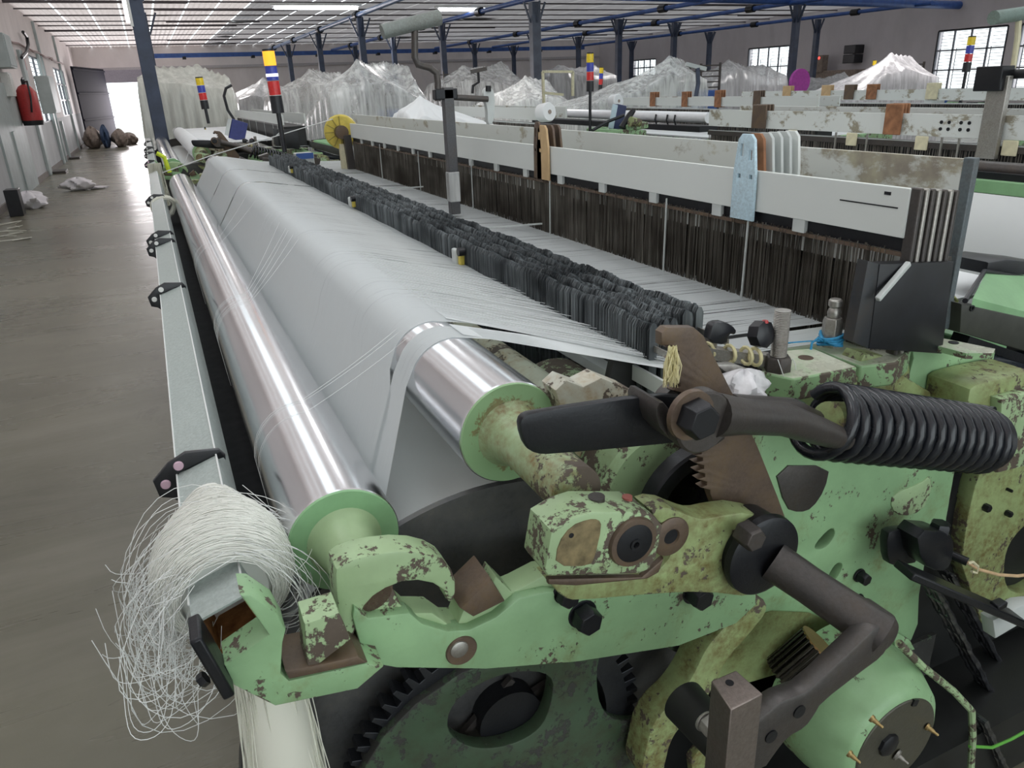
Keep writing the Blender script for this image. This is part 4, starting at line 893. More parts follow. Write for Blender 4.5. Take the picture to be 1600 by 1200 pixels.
# control box
cb = P('control_box', plate_mesh([PX([(1503, 475), (1640, 505), (1640, 560), (1500, 520)], 1.02)], 1.02, .25, .004), simple('dark_olive_box', (.04, .042, .035), .5, 0, .2), 'control box with sloping pale green panel')
obj('sloping_panel', MB().add([tuple(pv(1520, 466, 1.03)), tuple(pv(1640, 497, 1.03)), tuple(pv(1640, 432, 1.16)), tuple(pv(1541, 425, 1.16)), ] + [tuple(pv(u, v, y) + Vector((0, 0, -.02))) for u, v, y in ((1520, 466, 1.03), (1640, 497, 1.03), (1640, 432, 1.16), (1541, 425, 1.16))],
    [(0, 1, 2, 3), (7, 6, 5, 4), (0, 4, 5, 1), (1, 5, 6, 2), (2, 6, 7, 3), (3, 7, 4, 0)]), GREEN_CLEAN, cb, label='pale green sloping panel')
obj('rubber_hood', plate_mesh([chaikin(PX([(1541, 428), (1545, 410), (1575, 405), (1640, 412), (1640, 440)], 1.16), 0)], 1.16, .12, .006), BLACKP, cb)
obj('rubber_edge', MB().tube([pv(1508, 470, 1.03), pv(1538, 424, 1.155), pv(1640, 440, 1.16)], .006, 8), BLACKP, cb)
obj('box_screw', MB().lathe(pv(1520, 482, 1.017), (0, 1, 0), [(.003, .003), (0, .004), (0, .007), (.004, .007)], 14), BLACK, cb)
P('rail_under_box', MB().bar(pv(1500, 528, 1.04), pv(1640, 575, 1.04), .04, .02), BLACK)

# ---- drop wires
rr = random.Random(11)
def dropwires(x, y0, y1, step, w, zt, zb_, name, label):
    mb = MB(); y = y0; ph = rr.uniform(0, 9); ph2 = rr.uniform(0, 9)
    while y < y1:
        near = y < 3.2
        wob = .0022 * math.sin(y * 23 + ph) + .002 * math.sin(y * 61 + ph2) + rr.uniform(-.0025, .0025)
        dx = .0025 * math.sin(y * 17 + ph2) + rr.uniform(-.0015, .0015); h = zt + wob; tl = rr.uniform(-.3, .3) * .006
        t = .0009 if near else .0018; a, b = x + dx - w / 2, x + dx + w / 2
        prof = [(a, zb_), (b, zb_), (b, h - .012), (x + dx + w * .22, h - .002), (x + dx - w * .15, h), (a, h - .010)]
        n = 6; mb.add([(px_, y + (0 if q_ < 2 else tl), pz_) for q_, (px_, pz_) in enumerate(prof)] + [(px_, y + t + (0 if q_ < 2 else tl), pz_) for q_, (px_, pz_) in enumerate(prof)],
            [(0, 1, 2, 3, 4, 5), (11, 10, 9, 8, 7, 6), (2, 8, 9, 3), (3, 9, 10, 4), (4, 10, 11, 5), (5, 11, 6, 0)])
        y += (step if near else step * 2) * rr.uniform(.7, 1.35)
    return P(name, mb, DROPW, label, kind='stuff', sharp=30)
YW0, YW1 = 1.10, 5.9
for i in range(6):
    x = .762 + i * .027
    dropwires(x, YW0 - (.02 if i < 4 else 0) + i * .006, YW1, .0031, .017, 1.292 + (.004 if i % 2 else 0) - (.006 if i > 3 else 0), 1.10 if i == 0 else 1.17, 'drop_wires', ('front row of oily black drop wires standing in the warp', 'second row of black drop wires', 'third row of black drop wires', 'fourth row of black drop wires', 'fifth row of black drop wires', 'rear row of black drop wires')[i])
mb = MB()
for i in range(6): mb.bar((.762 + i * .027, YW0 - .06, 1.245), (.762 + i * .027, YW1, 1.245), .003, .012)
P('drop_wire_rails', mb, STEEL)
P('drop_wire_trough', MB().bar((.74, 1.12, 1.165), (.74, YW1, 1.165), .03, .02).bar((.745, 1.0, 1.19), (.745, 1.2, 1.19), .006, .03), GREYP, 'pale rail under the drop wires')
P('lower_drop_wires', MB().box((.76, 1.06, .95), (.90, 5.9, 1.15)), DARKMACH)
mb = MB(); y = 1.05
while y < 3: mb.bar((.755, y, .97), (.755, y, 1.17), .003, .0012, (0, 1, 0)); y += .008
P('lower_drop_wires', mb, DROPW, kind='stuff')
mb = MB(); mb.cyl((.60, 1.02, 1.135), (.60, 6.3, 1.135), .045, 40)
P('stay_tube', mb, painted('pale_stained_green', (.50, .54, .42), .64, .42, dirtcol=(.35, .24, .10)), 'pale stained tube between roller and drop wires')
pl('tube_saddle', [(868, 610), (885, 594), (912, 604), (940, 590), (985, 608), (1010, 626), (1010, 660), (880, 650)], .96, .05, painted('pale_rusty_casting', (.55, .56, .48), .625, .40, dirtcol=(.32, .19, .07)), bevel=.004, label='pale rusty saddle casting')
# clamps along the drop wires
for u, v, s, lb in ((712, 395, 1.0, 'white and yellow cam clamp in the middle of the drop wires'), (547, 312, .9, 'white and yellow cam clamp second from the near end'), (452, 262, .9, 'pale cam clamp farthest along the drop wires')):
    p = at(u, v, x=.735); 
    c = P('cam_clamp', MB().box((p.x - .004, p.y - .003, p.z - .035 * s), (p.x + .012, p.y + .028, p.z + .01 * s)), GREYP, lb, bev=.005)
    obj('yellow_cheek', MB().box((p.x + .004, p.y - .02, p.z - .035 * s), (p.x + .02, p.y - .002, p.z + .004)), YELLOW, c, bev=.004)
    obj('cam_screw', MB().cyl((p.x - .002, p.y - .024, p.z + .006), (p.x + .018, p.y - .024, p.z + .006), .012, 16), BLACK, c)
# knobs, tied bars at the near end
rl = P('end_rail', MB().bar(at(1020, 540, z=1.24), at(1200, 562, z=1.215), .02, .022), STEEL, 'steel rail with yarn wrappings near the quadrant')
for u in (1108, 1140, 1166, 1180):
    q = at(u, 548 + (u - 1100) * .12, z=1.228)
    obj('yarn_wrap', MB().tube([(q.x + .0, q.y + .016 * math.cos(a), q.z + .016 * math.sin(a)) for a in [k * PI / 6 for k in range(12)]], .0035, 6, closed=True), WAX, rl)
mb = MB()
for k in range(4): mb.bar(at(1110 + 8 * k, 560 + k * 2, z=1.20), at(1160 + 10 * k, 585 - k * 2, z=1.20), .004, .004)
P('thin_rods', mb, BLACK)
pl('steel_tab', [(1120, 571), (1150, 570), (1186, 583), (1186, 588), (1140, 586)], .93, .02, STEEL)
kn = P('black_knob', plate_mesh([chaikin(PX([(1108, 536), (1112, 512), (1118, 504), (1135, 503), (1152, 514), (1150, 524), (1140, 522), (1136, 540)], 1.02), 1)], 1.02, .02, .004), BLACKP, 'black plastic knob behind the quadrant')
q = pv(1188, 522, .99); kb = P('octagonal_knob', MB().lathe(q, (.2, -1, .2), [(-.014, .018), (-.01, .024), (.012, .025), (.016, .016)], 8), BLACKP, 'black octagonal knob with red dot')
obj('red_dot', MB().lathe(q + Vector((.004, -.005, .022)), (0, 0, 1), [(0, .006), (.004, .005)], 12), RED, kb)
# waxed yellow yarn tuft at the quadrant
e = empty('yarn_tuft', tuple(pv(1052, 600, .76)), 'pale yellow yarn tuft caught in the teeth of the brown quadrant', 'yarn')
mb = MB()
for k in range(110):
    a = pv(1050 + rr.uniform(-6, 8), 545 + rr.uniform(-6, 6), .775 + rr.uniform(-.008, .008)); b = pv(1048 + rr.uniform(-12, 14), 596 + rr.uniform(-8, 10), .77 + rr.uniform(-.01, .01))
    m_ = a.lerp(b, .5) + Vector((rr.uniform(-.006, .006), rr.uniform(-.006, .006), 0)); mb.tube([a, m_, b], .0006, 3, cap=False)
obj('tuft_fibres', mb, WAX, e, kind='stuff')
e = empty('plastic_scrap', tuple(pv(1170, 610, .95)), 'crumpled clear plastic scrap behind the brown quadrant', 'plastic scrap')
q = pv(1160, 608, .90); obj('scrap_film', blob((q.x, q.y, q.z), (.045, .03, .032), 8, 14, .3), FILMW, e)

# ---- heald shafts and heddles
XH = 1.27; YH0 = 1.0; YH1 = 5.45
hs = P('heald_shaft', MB().box((XH - .006, YH0, 1.402), (XH + .006, YH1, 1.494)), BAR_CLEAN, 'front white heald shaft bar', bev=.001)
yy = YH0 + .25; mb = MB()
while yy < YH1: obj('hanger_lug', MB().box((XH - .005, yy, 1.374), (XH + .005, yy + .035, 1.404)), GREYP, hs); yy += .28
obj('slot_rail', MB().box((XH - .002, YH0, 1.366), (XH + .003, YH1, 1.374)), IRON_BROWN, hs); obj('slot_shadow_strip', MB().box((XH + .006, YH0, 1.374), (XH + .009, YH1, 1.404)), BLACK, hs)
obj('bar_marks', MB().box((XH - .0068, YH0 + .02, 1.455), (XH - .0060, YH0 + .16, 1.4575)).box((XH - .0068, YH0 + .04, 1.478), (XH - .006, YH0 + .055, 1.484)), BLACK, hs)
for i in range(6):
    x = XH + .022 + i * .018
    P('heald_shaft', MB().box((x - .005, YH0, 1.33 + .003 * i), (x + .005, YH1, 1.40 + .003 * i)), BAR_CLEAN, None)
XB = 1.50
P('heald_shaft', MB().box((XB - .006, YH0 + .07, 1.405), (XB + .006, YH1 + .9, 1.527)), BAR_REAR, 'rear heald shaft bar with brown stains', bev=.001)
for i in range(7):
    x = XH + .002 + i * .0165; zt = 1.496 - .002 * i
    up_ = P('shaft_end', MB().box((x - .004, YH0 - .02, 1.17), (x + .006, YH0 + .004, zt)), STEEL if i % 2 else IRON, 'worn steel upright at the near end of the healds' if i == 0 else None, bev=.003)
P('shaft_end', MB().box((XB - .006, YH0 + .045, 1.17), (XB + .010, YH0 + .07, 1.53)), iron('dark_bluegrey_upright', (.10, .12, .13), .5, .3), bev=.002)
def heddles(x, y0, y1, step, zt, zb_, label, name='heddle_wires'):
    mb = MB(); y = y0
    while y < y1:
        near = y < 2.6; w = .0013 if near else .0024
        h = zt + rr.uniform(-.004, .004); d = rr.uniform(-.004, .004); lean = rr.uniform(-.006, .006)
        xa = x + d; t = .001
        mb.add([(xa, y + lean, h), (xa + t, y + w + lean, h), (xa, y, zb_), (xa + t, y + w, zb_), (xa + .004, y + w * .5 + lean, h), (xa + .004, y + w * .5, zb_)], [(0, 1, 3, 2), (1, 4, 5, 3), (4, 0, 2, 5), (0, 4, 1)])
        y += (step if near else step * 1.9) * rr.uniform(.5, 1.6)
    return P(name, mb, HEDDLE, label, kind='stuff', smooth=False)
heddles(XH, YH0 + .03, YH1, .0030, 1.376, 1.165, 'front row of dark wire heddles hanging into the warp')
heddles(XH + .016, YH0 + .03, YH1, .0045, 1.366, 1.165, 'second row of dark wire heddles')
heddles(XH + .032, YH0 + .03, YH1, .0055, 1.35, 1.165, 'third row of dark wire heddles')
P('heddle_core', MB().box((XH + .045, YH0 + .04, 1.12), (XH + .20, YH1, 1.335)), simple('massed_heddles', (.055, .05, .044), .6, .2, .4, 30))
for y in (1.42, 1.75, 2.45, 3.2, 3.95, 4.7): P('heald_stay', MB().bar((XH - .012, y, 1.395), (XH - .012, y + .004, 1.17), .004, .003), GREYP, 'thin pale stay wire in front of the heddles')
mb = MB()
for y in (2.6, 4.0): mb.bar((1.06, y, 1.212), (1.27, y - .06, 1.215), .004, .006)
P('lease_rods', mb, GREYP)
# spacer plates that ride on the healds
def spacer(y, mats, n, h=1.56, w=.075, label=None, zlo=1.38):
    ro = None
    for i in range(n):
        x = XH - .010 + i * .026; m = mats[min(i, len(mats) - 1)]; ww = w * (1 - .0 * i)
        out = [(y - ww / 2 * 1.05, zlo if i == 0 else 1.40), (y + ww / 2 * 1.05, zlo if i == 0 else 1.40), (y + ww / 2, 1.49), (y + ww * .36, h - .012), (y + ww * .2, h), (y - ww * .2, h), (y - ww * .36, h - .012), (y - ww / 2, 1.49)]
        hs_ = []
        if i == 0 and m is not TAN: hs_ = [[(y - .022, h - .058), (y - .012, h - .058), (y - .012, h - .035), (y - .022, h - .035)], [(y + .008, h - .05), (y + .018, h - .05), (y + .018, h - .022), (y + .008, h - .022)], [(y - .028, h - .10), (y - .018, h - .10), (y - .018, h - .09), (y - .028, h - .09)], [(y + .012, h - .10), (y + .022, h - .10), (y + .022, h - .09), (y + .012, h - .09)]]
        me = plate_mesh([out] + [q[::1] for q in hs_], 0, .008, .001)
        me.transform(Matrix.Translation((x, 0, 0)) @ Matrix.Rotation(PI / 2, 4, 'Z') @ Matrix.Translation((0, 0, 0)))
        o = obj('heald_spacer' if i == 0 else 'spacer_leaf', me, m, LM if i == 0 else ro, label=label if i == 0 else None)
        if i == 0: ro = o
ysp = at(1168, 250, x=XH - .01).y
spacer(ysp, [BLUEGREY, WOODB, GREYP, GREYP, GREYP, BAR_CLEAN], 6, label='pale blue slotted spacer plate standing over the healds', h=1.575)
ysp = at(850, 215, x=XH - .01).y
spacer(ysp, [TAN, IRON_BROWN, IRON_BROWN], 3, label='tan wooden spacer board over the front heald', h=1.565, w=.085); spacer(ysp + .04, [IRON_BROWN], 1, h=1.575, w=.06)
# ---- upright post with crank handle
YP = 3.0
po = P('crank_post', MB().box((1.075, YP - .02, 1.21), (1.115, YP + .02, 1.70)), iron('grey_black_post', (.07, .072, .078), .5, .2), 'dark upright post carrying a crank handle', bev=.003)
obj('shrink_film', MB().box((1.072, YP - .023, 1.26), (1.118, YP + .023, 1.38)), FILM, po, bev=.004)
obj('crank_rod', MB().tube([at(u, v, y=YP) for u, v in ((648, 44), (648, 60), (648, 90), (653, 101), (672, 106), (682, 114), (684, 128), (684, 158))], .013, 10), IRON, po, label='bent grey crank rod')
obj('crank_grip', MB().tube([at(597, 50, y=YP), at(642, 38, y=YP), at(687, 27, y=YP)], [.026, .027, .028], 12), iron('grey_taped_grip', (.16, .18, .17), .5, .1), po, label='grey taped cross grip')
obj('crank_clamp', MB().box(tuple(at(686, 156, y=YP) - Vector((.02, .02, .0))), tuple(at(712, 138, y=YP) + Vector((.0, .02, .0)))), BLACK, po, bev=.004)
obj('side_rod', MB().cyl(at(710, 152, y=YP), at(762, 155, y=YP), .012, 10), IRON, po)
obj('side_bracket', plate_mesh([chaikin(PX([(755, 150), (758, 138), (768, 135), (774, 150), (772, 193), (762, 195), (762, 168)], YP), 1)], YP, .03, .003), GREYP, po)
obj('side_screw', MB().cyl(at(763, 143, y=YP), at(763, 134, y=YP), .012, 8), BLACK, po)
# ---- front side of the loom: fabric, beams
P('breast_beam', MB().box((1.95, 1.3, .85), (2.15, YE, 1.0)), GREEN_CLEAN, bev=.006)
P('woven_fabric', MB().box((1.62, 1.2, 1.16), (2.0, 6.2, 1.168)), CLOTHW)
P('slay', MB().box((1.62, 1.2, 1.19), (1.68, 6.2, 1.27)), GREYP)
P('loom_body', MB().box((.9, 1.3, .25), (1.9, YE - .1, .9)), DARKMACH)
# ---- far end of the loom: frame, heads, cones
P('far_frame', MB().box((.1, YE + .02, .1), (2.0, YE + .07, 1.1)).box((.3, YE - .02, 1.02), (.75, YE + .1, 1.14)), GREEN_DIRTY, 'green far side frame', bev=.008)
for k in range(26):
    x = rr.uniform(.55, 1.12); y = rr.uniform(5.95, 6.6); z = rr.uniform(1.12, 1.24); q = rr.uniform(.015, .045)
    P('mechanism_block', MB().box((-q, -q, -q), (q, q, q * .8), Matrix.Translation((x, y, z)) @ Matrix.Rotation(rr.uniform(-.5, .5), 4, 'Y')), IRON, bev=.004)
for k in range(12):
    x = rr.uniform(.6, 1.15); y = rr.uniform(6.0, 6.6); q = rr.uniform(.03, .06); P('green_casting', MB().box((x - q * 1.5, y - q, 1.12), (x + q * 1.5, y + q, 1.12 + rr.uniform(.03, .12))), GREEN, bev=.006)
sp = at(533, 206, y=5.55)
yb = P('yellow_bobbin', MB().lathe((sp.x, sp.y, sp.z), (-.35, -1, .0), [(-.05, .10), (-.045, .115), (.02, .115), (.03, .105), (.032, .05)], 24), YELLOW, 'yellow ribbed yarn bobbin at the far end')
for k in range(12):
    a = 2 * PI * k / 12; obj('bobbin_rib', MB().bar((sp.x + .0 - .012 + .04 * math.cos(a), sp.y - .034, sp.z + .04 * math.sin(a)), (sp.x - .012 + .105 * math.cos(a), sp.y - .034, sp.z + .105 * math.sin(a)), .006, .008, (0, 1, 0)), simple('bobbin_shadow_rib', (.28, .22, .04), .5) if k == 0 else bpy.data.materials['bobbin_shadow_rib'], yb)
obj('bobbin_core', MB().cyl((sp.x - .01, sp.y - .08, sp.z), (sp.x - .01, sp.y - .02, sp.z), .045, 16), IRON_BROWN, yb)
P('bobbin_arm', MB().bar((sp.x + .02, sp.y - .06, sp.z - .02), (sp.x + .03, sp.y - .06, sp.z - .25), .06, .05), IRON)
P('far_control_box', MB().box((.92, 5.75, 1.2), (1.05, 5.85, 1.30)), GREYP, 'small pale control box with blue face', bev=.006); P('blue_face', MB().box((.925, 5.74, 1.26), (1.045, 5.75, 1.30)), BLUEP)
P('far_post', MB().box((1.19, 5.5, 1.16), (1.25, 5.54, 1.36)), CREAM)
def stack_light(par, top, bot, r, lit=False, label=None, segh=.07):
    top = Vector(top); bot = Vector(bot); d = (bot - top).normalized(); L_ = (bot - top).length; s = segh
    root = obj('stack_light', MB().cyl(top + d * (s * 3.1), bot, r * .42, 10), BLACKP, par, label=label)
    for i, m_ in enumerate((LAMP_Y if lit else LENS_Y, LENS_B, LENS_R)):
        obj('lens', MB().cyl(top + d * (s * i), top + d * (s * (i + .95)), r, 18), m_, root, label=('yellow', 'blue', 'red')[i] + ' lens')
    if lit: obj('lit_band', MB().cyl(top + d * (s * 1.5), top + d * (s * 1.7), r * 1.02, 18), LAMP_W, root)
    obj('lamp_base', MB().cyl(top + d * (s * 3), top + d * (s * 4.2), r * 1.05, 18), BLACKP, root)
    obj('lamp_top', MB().cyl(top - d * .012, top, r * .98, 18), BLACKP, root)
    return root
stack_light(LM, at(419, 80, y=5.2), at(445, 238, y=5.2), .036, True, 'signal lamp with lit amber, blue and red lenses', .085)
P('cord_to_bobbin', MB().tube([at(253, 270, y=6.0), at(330, 243, y=5.8), at(520, 186, y=5.5)], .0035, 6), THREAD, 'white cord stretched across to the yellow bobbin')
mb = MB(); mb.box((.10, 1.5, .05), (.14, 6.4, .55)); P('lower_panel', mb, DARKMACH)
# ================================================================== YARN TANGLE on the tube end
r = random.Random(21); HANK2 = thread_mat('white_filament_bundle', (.78, .79, .74))
CXT, CZT = -.018, 1.077
e = empty('yarn_tangle', (CXT, .98, CZT), 'bushy white yarn bundle wound around the near end of the grey square tube', 'yarn bundle')
mb = MB()
def ring(y, ra, rb, a0, a1, n, jit, rad, dy=0):
    ph = r.uniform(0, 6); pts = []
    for i in range(n + 1):
        t = i / n; a = a0 + (a1 - a0) * t; rr_ = ra + (rb - ra) * math.sin(PI * t)
        pts.append((CXT + (rr_ + jit * math.sin(3 * a + ph)) * math.cos(a), y + dy * math.sin(PI * t) + jit * .6 * math.sin(2 * a + ph), CZT + (rr_ + jit * math.cos(4 * a + ph)) * math.sin(a)))
    mb.tube(pts, rad, 4, cap=False)
PR = [(.930, .056), (.938, .070), (.952, .082), (.985, .092), (1.03, .090), (1.08, .076), (1.13, .058), (1.19, .042)]
def RY(y):
    for (a, p), (b, q) in zip(PR, PR[1:]):
        if y <= b: return p + (q - p) * max(0, (y - a) / (b - a))
    return PR[-1][1]
for k in range(2300):
    y = .932 + .25 * r.random() ** 1.15; prof = RY(y) * r.uniform(.97, 1.035)
    ring(y, prof, prof * r.uniform(.99, 1.03), r.uniform(-1.2, .4), PI + r.uniform(-.3, 1.2), 14, r.uniform(.0003, .0022), .0006, -.008 + r.uniform(-.006, .006))
obj('wound_filaments', mb, HANK2, e, kind='stuff')
me = []
c = MB(); NS = 26
prof = [(.945, .040)] + [(y + .006, q * .955) for y, q in PR]
c.tube_prof([Vector((CXT, y, CZT)) for y, q in prof], [q for y, q in prof], Vector((0, 1, 0)), 40)
obj('bundle_core', c, HANK2, e, label='dense white core of the bundle')
mb = MB()
for k in range(120):
    y = r.uniform(.88, 1.1); a0 = r.choice([r.uniform(-.6, .6), PI + r.uniform(-.4, .9), PI + r.uniform(-.3, .8)]); sp_ = r.uniform(.5, 1.8); pts = []; ph = r.uniform(0, 6); big = r.choice([.015, .02, .03, .045, .06]); ba = r.uniform(.07, .085)
    for i in range(15):
        t = i / 14; a = a0 + sp_ * (t - .5) * 2; q = ba + big * math.sin(PI * t) + .006 * math.sin(9 * t + ph)
        pts.append((CXT + q * math.cos(a), y + .03 * math.sin(5 * t + ph), CZT + q * math.sin(a) - .035 * math.sin(PI * t)))
    mb.tube(pts, .00055, 4, cap=False)
for k in range(45):    # hanging loops on the left
    x0 = CXT - .075 + r.uniform(-.03, .02); z0 = CZT - .0 + r.uniform(-.03, .05); y0 = r.uniform(.86, 1.04); d = r.uniform(.04, .15); w = r.uniform(.01, .06); pts = []; ph = r.uniform(0, 6)
    for i in range(17):
        t = i / 16; a = PI * t; pts.append((x0 + w * (t * 2 - 1) + .008 * math.sin(7 * t + ph) - .02 * math.sin(a), y0 + .02 * math.sin(4 * t + ph), z0 - d * math.sin(a) ** .8 + .004 * math.sin(11 * t + ph)))
    mb.tube(pts, .00055, 4, cap=False)
obj('loose_loops', mb, THREAD, e, label='loose curling threads', kind='stuff')
# hank hanging below
e = empty('hanging_hank', (.0, .86, .7), 'cream white hank of yarn hanging down below the hooked green bracket', 'yarn bundle')
mb = MB()
for k in range(900):
    a = r.uniform(0, 2 * PI); q = math.sqrt(r.random()); x0 = .012 + .042 * q * math.cos(a); y0 = .875 + .03 * q * math.sin(a); zt = 1.01 - .01 * r.random(); L_ = r.uniform(.30, .44)
    fl = 1.0 + r.uniform(.15, .75); bx = r.uniform(-.006, .006); ph = r.uniform(0, 6); pts = []
    for i in range(7):
        t = i / 6; s = 1 + (fl - 1) * t ** 1.3
        pts.append((.012 + (x0 - .012) * s - .004 * t + bx * math.sin(4 * t + ph), .875 + (y0 - .875) * s + .004 * math.sin(5 * t + ph), zt - L_ * t))
    mb.tube(pts, .0009, 3, cap=False)
obj('hank_fibres', mb, HANK, e, kind='stuff')
c = MB().tube([(.012, .88, 1.0), (.012, .88, .9), (.01, .88, .75), (.008, .88, .62)], [.035, .044, .05, .052], 20)
obj('hank_core', c, HANK, e)
# coil of white yarn further along the tube
e = empty('yarn_coil', (CXT, 3.4, CZT), 'smooth white yarn coil slung over the far part of the grey tube', 'yarn bundle')
yc = at(262, 308, z=1.11).y
mb = MB()
for k in range(60):
    y = yc + r.uniform(-.09, .05); q0 = r.uniform(.048, .066)
    pts = [(CXT + .015 + q0 * 1.15 * math.cos(a), y + .05 * math.cos(a), CZT - .01 + q0 * (1.3 if math.sin(a) < 0 else .8) * math.sin(a)) for a in [j * 2 * PI / 16 for j in range(16)]]
    mb.tube(pts, .002, 4, closed=True)
obj('coil_strands', mb, HANK, e, kind='stuff')

# ================================================================== SECOND LOOM ON THE AISLE (copy of the near one)
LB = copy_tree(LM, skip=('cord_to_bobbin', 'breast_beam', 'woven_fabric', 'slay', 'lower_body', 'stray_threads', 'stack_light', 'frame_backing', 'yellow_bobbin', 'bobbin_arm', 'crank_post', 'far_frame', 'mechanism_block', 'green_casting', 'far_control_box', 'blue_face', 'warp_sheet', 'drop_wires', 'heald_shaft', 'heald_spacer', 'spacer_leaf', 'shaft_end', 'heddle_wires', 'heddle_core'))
DYB = 7.35
LB.location = LM.location + Vector((0, DYB, 0)); LB['label'] = 'second weaving loom along the aisle, end on behind the near one'
WL[LB] = WL[LM] + Vector((0, DYB, 0))
o_ = obj('warp_sheet', MB().lathe((R2[0], 1.1 + DYB, R2[1]), (0, 1, 0), [(0, .094), (4.8, .094)], 32), CLOTHW, LB)
obj('warp_sheet', MB().box((.45, 8.6, 1.25), (1.2, 13, 1.262)), CLOTHW, LB)
obj('heald_shaft', MB().box((1.26, 8.4, 1.40), (1.275, 13, 1.5)).box((1.5, 8.5, 1.40), (1.515, 13, 1.5)), BAR_CLEAN, LB)
obj('heddle_core', MB().box((1.28, 8.5, 1.12), (1.5, 13, 1.38)), DARKMACH, LB)
stack_light(LB, at(311, 122, y=9.4), at(326, 193, y=9.4), .04, False, 'signal lamp with yellow, blue and red lenses', .075)
q = at(372, 204, y=8.9); s_ = obj('monitor', MB().box((q.x - .08, q.y - .03, q.z - .10), (q.x + .08, q.y + .03, q.z + .10), Matrix.Translation(q) @ Matrix.Rotation(.35, 4, 'Y') @ Matrix.Translation(-q)), simple('navy_monitor_case', (.03, .04, .17), .4), LB, label='navy blue monitor', bev=.006)
obj('monitor_side', MB().box((q.x - .12, q.y - .03, q.z - .08), (q.x - .085, q.y + .03, q.z + .09), Matrix.Translation(q) @ Matrix.Rotation(.35, 4, 'Y') @ Matrix.Translation(-q)), GREYP, s_)
# black cable hoop
obj('cable_hoop', MB().tube([at(u, v, y=9.2) for u, v in ((366, 187), (356, 172), (350, 150), (353, 138), (362, 133))], .015, 8), BLACKP, label='black cable hoop rising behind the second loom', cat='cable')
# yarn hank with hi-vis rag on the second tube
q = at(243, 250, y=8.1)
obj('rag', MB().tube([q + Vector((.02, 0, .06)), q + Vector((.08, 0, .02)), q + Vector((.09, 0, -.06)), q + Vector((.1, 0, -.12))], .02, 8), simple('fluorescent_rag', (.65, .8, .05), .7), label='fluorescent yellow rag tied at the second loom', cat='rag')
mb = MB()
for k in range(160):
    x = q.x - .02 + r.uniform(-.06, .06); y = q.y + r.uniform(-.05, .05); mb.tube([(x, y, q.z - .03), (x + r.uniform(-.02, .02), y, q.z - .25), (x + r.uniform(-.05, .05), y, q.z - .5)], .0025, 3, cap=False)
obj('hanging_hank', mb, HANK, label='pale yarn hank hanging from the second loom into the aisle', cat='yarn bundle')

# ================================================================== LOOMS FURTHER RIGHT
def far_loom(name_lb, x, y0, y1, zt=1.5, bars=((0, 0),), th_=.1, mat=BAR_CLEAN, body=True, grp='weaving looms along the aisle'):
    e = empty('weaving_loom', (x, y0, 0), name_lb, 'weaving loom', grp)
    for i, (dx, dz) in enumerate(bars):
        b = obj('heald_shaft', MB().box((x + dx - .008, y0, zt + dz - th_), (x + dx + .008, y1, zt + dz)), mat if i == 0 else BAR_DIRTY, e, bev=.001)
    obj('slot_rail', MB().box((x - .004, y0, zt - th_ - .035), (x + .004, y1, zt - th_ - .025)), GREYP, e)
    h = MB(); y = y0 + .03; st = .02 if y1 > 8 else .012
    while y < y1: h.bar((x, y, zt - th_ - .03), (x, y + rr.uniform(-.01, .01), 1.14), .005, .002); y += st * rr.uniform(.6, 1.4)
    obj('heddle_wires', h, HEDDLE, e, kind='stuff', smooth=False)
    obj('heddle_core', MB().box((x + .02, y0, 1.1), (x + .2, y1, zt - th_ - .04)), DARKMACH, e)
    obj('warp_sheet', MB().box((x - .5, y0 + .05, 1.13), (x + .9, y1 - .05, 1.145)), CLOTHW, e)
    for ya_ in (y0 - .08, y1 + .02): obj('side_frame', MB().box((x - .5, ya_, 0), (x + .9, ya_ + .06, 1.16)), GREEN, e, bev=.01)
    if body: obj('loom_body', MB().box((x - .5, y0, .1), (x + .9, y1, .9)), DARKMACH, e)
    return e
def brackets(e, x, zt, lst):
    for u, mat, h, w in lst:
        y = at(u, 160, x=x).y
        for i in range(3):
            obj('heald_spacer', MB().box((x - .03 + i * .04, y - w / 2 + i * .015, zt - .1), (x - .018 + i * .04, y + w / 2 + i * .015, zt + h)), mat, e, bev=.004)
# loom C : bar with bolts and dirty paint, its cloth faces the near loom
xC = at(1350, 176, z=1.5).x; yC1 = at(1110, 172, x=xC).y
C = far_loom('loom on the right behind the near one, its long stained heald bar crossing the picture', xC, -1.5, yC1, 1.5, ((0, 0), (.25, .015)), .1, BAR_DIRTY, True)
brackets(C, xC, 1.5, ((1405, WOODB, .045, .10), (1193, IRON_BROWN, .035, .12)))
p = at(1556, 160, x=xC - .04)
obj('grey_post', MB().box((xC - .05, p.y - .045, 1.32), (xC - .02, p.y + .045, 1.66)), STEEL, C, label='grey steel post on the stained bar', bev=.004)
obj('post_head', MB().box((xC - .08, p.y - .03, 1.60), (xC + .0, p.y + .09, 1.70)).cyl((xC, p.y - .02, 1.665), (xC + .02, p.y - .35, 1.665), .02, 10), BLACK, C, bev=.004)
obj('crank_grip', MB().tube([at(1552, 28, y=p.y), at(1640, 15, y=p.y)], .028, 10), iron('green_grey_grip', (.14, .19, .17), .5, .1), C, label='grey green cross grip at the top right')
obj('crank_rod', MB().tube([at(u, v, y=p.y) for u, v in ((1592, 25), (1590, 60), (1583, 105), (1560, 112))], .012, 8), CREAM, C)
obj('cream_block', MB().box((xC - .03, p.y - .32, 1.40), (xC + .03, p.y - .22, 1.56)), CREAM, C, bev=.004)
mb = MB()
for yy_ in (-.02, .02, .08, .12):
    for zz in (.035, .065): q = at(1492, 195, x=xC - .009); mb.cyl((xC - .012, q.y + yy_ - .05, 1.4 + zz), (xC - .007, q.y + yy_ - .05, 1.4 + zz), .008, 10)
obj('bar_screws', mb, BLACK, C)
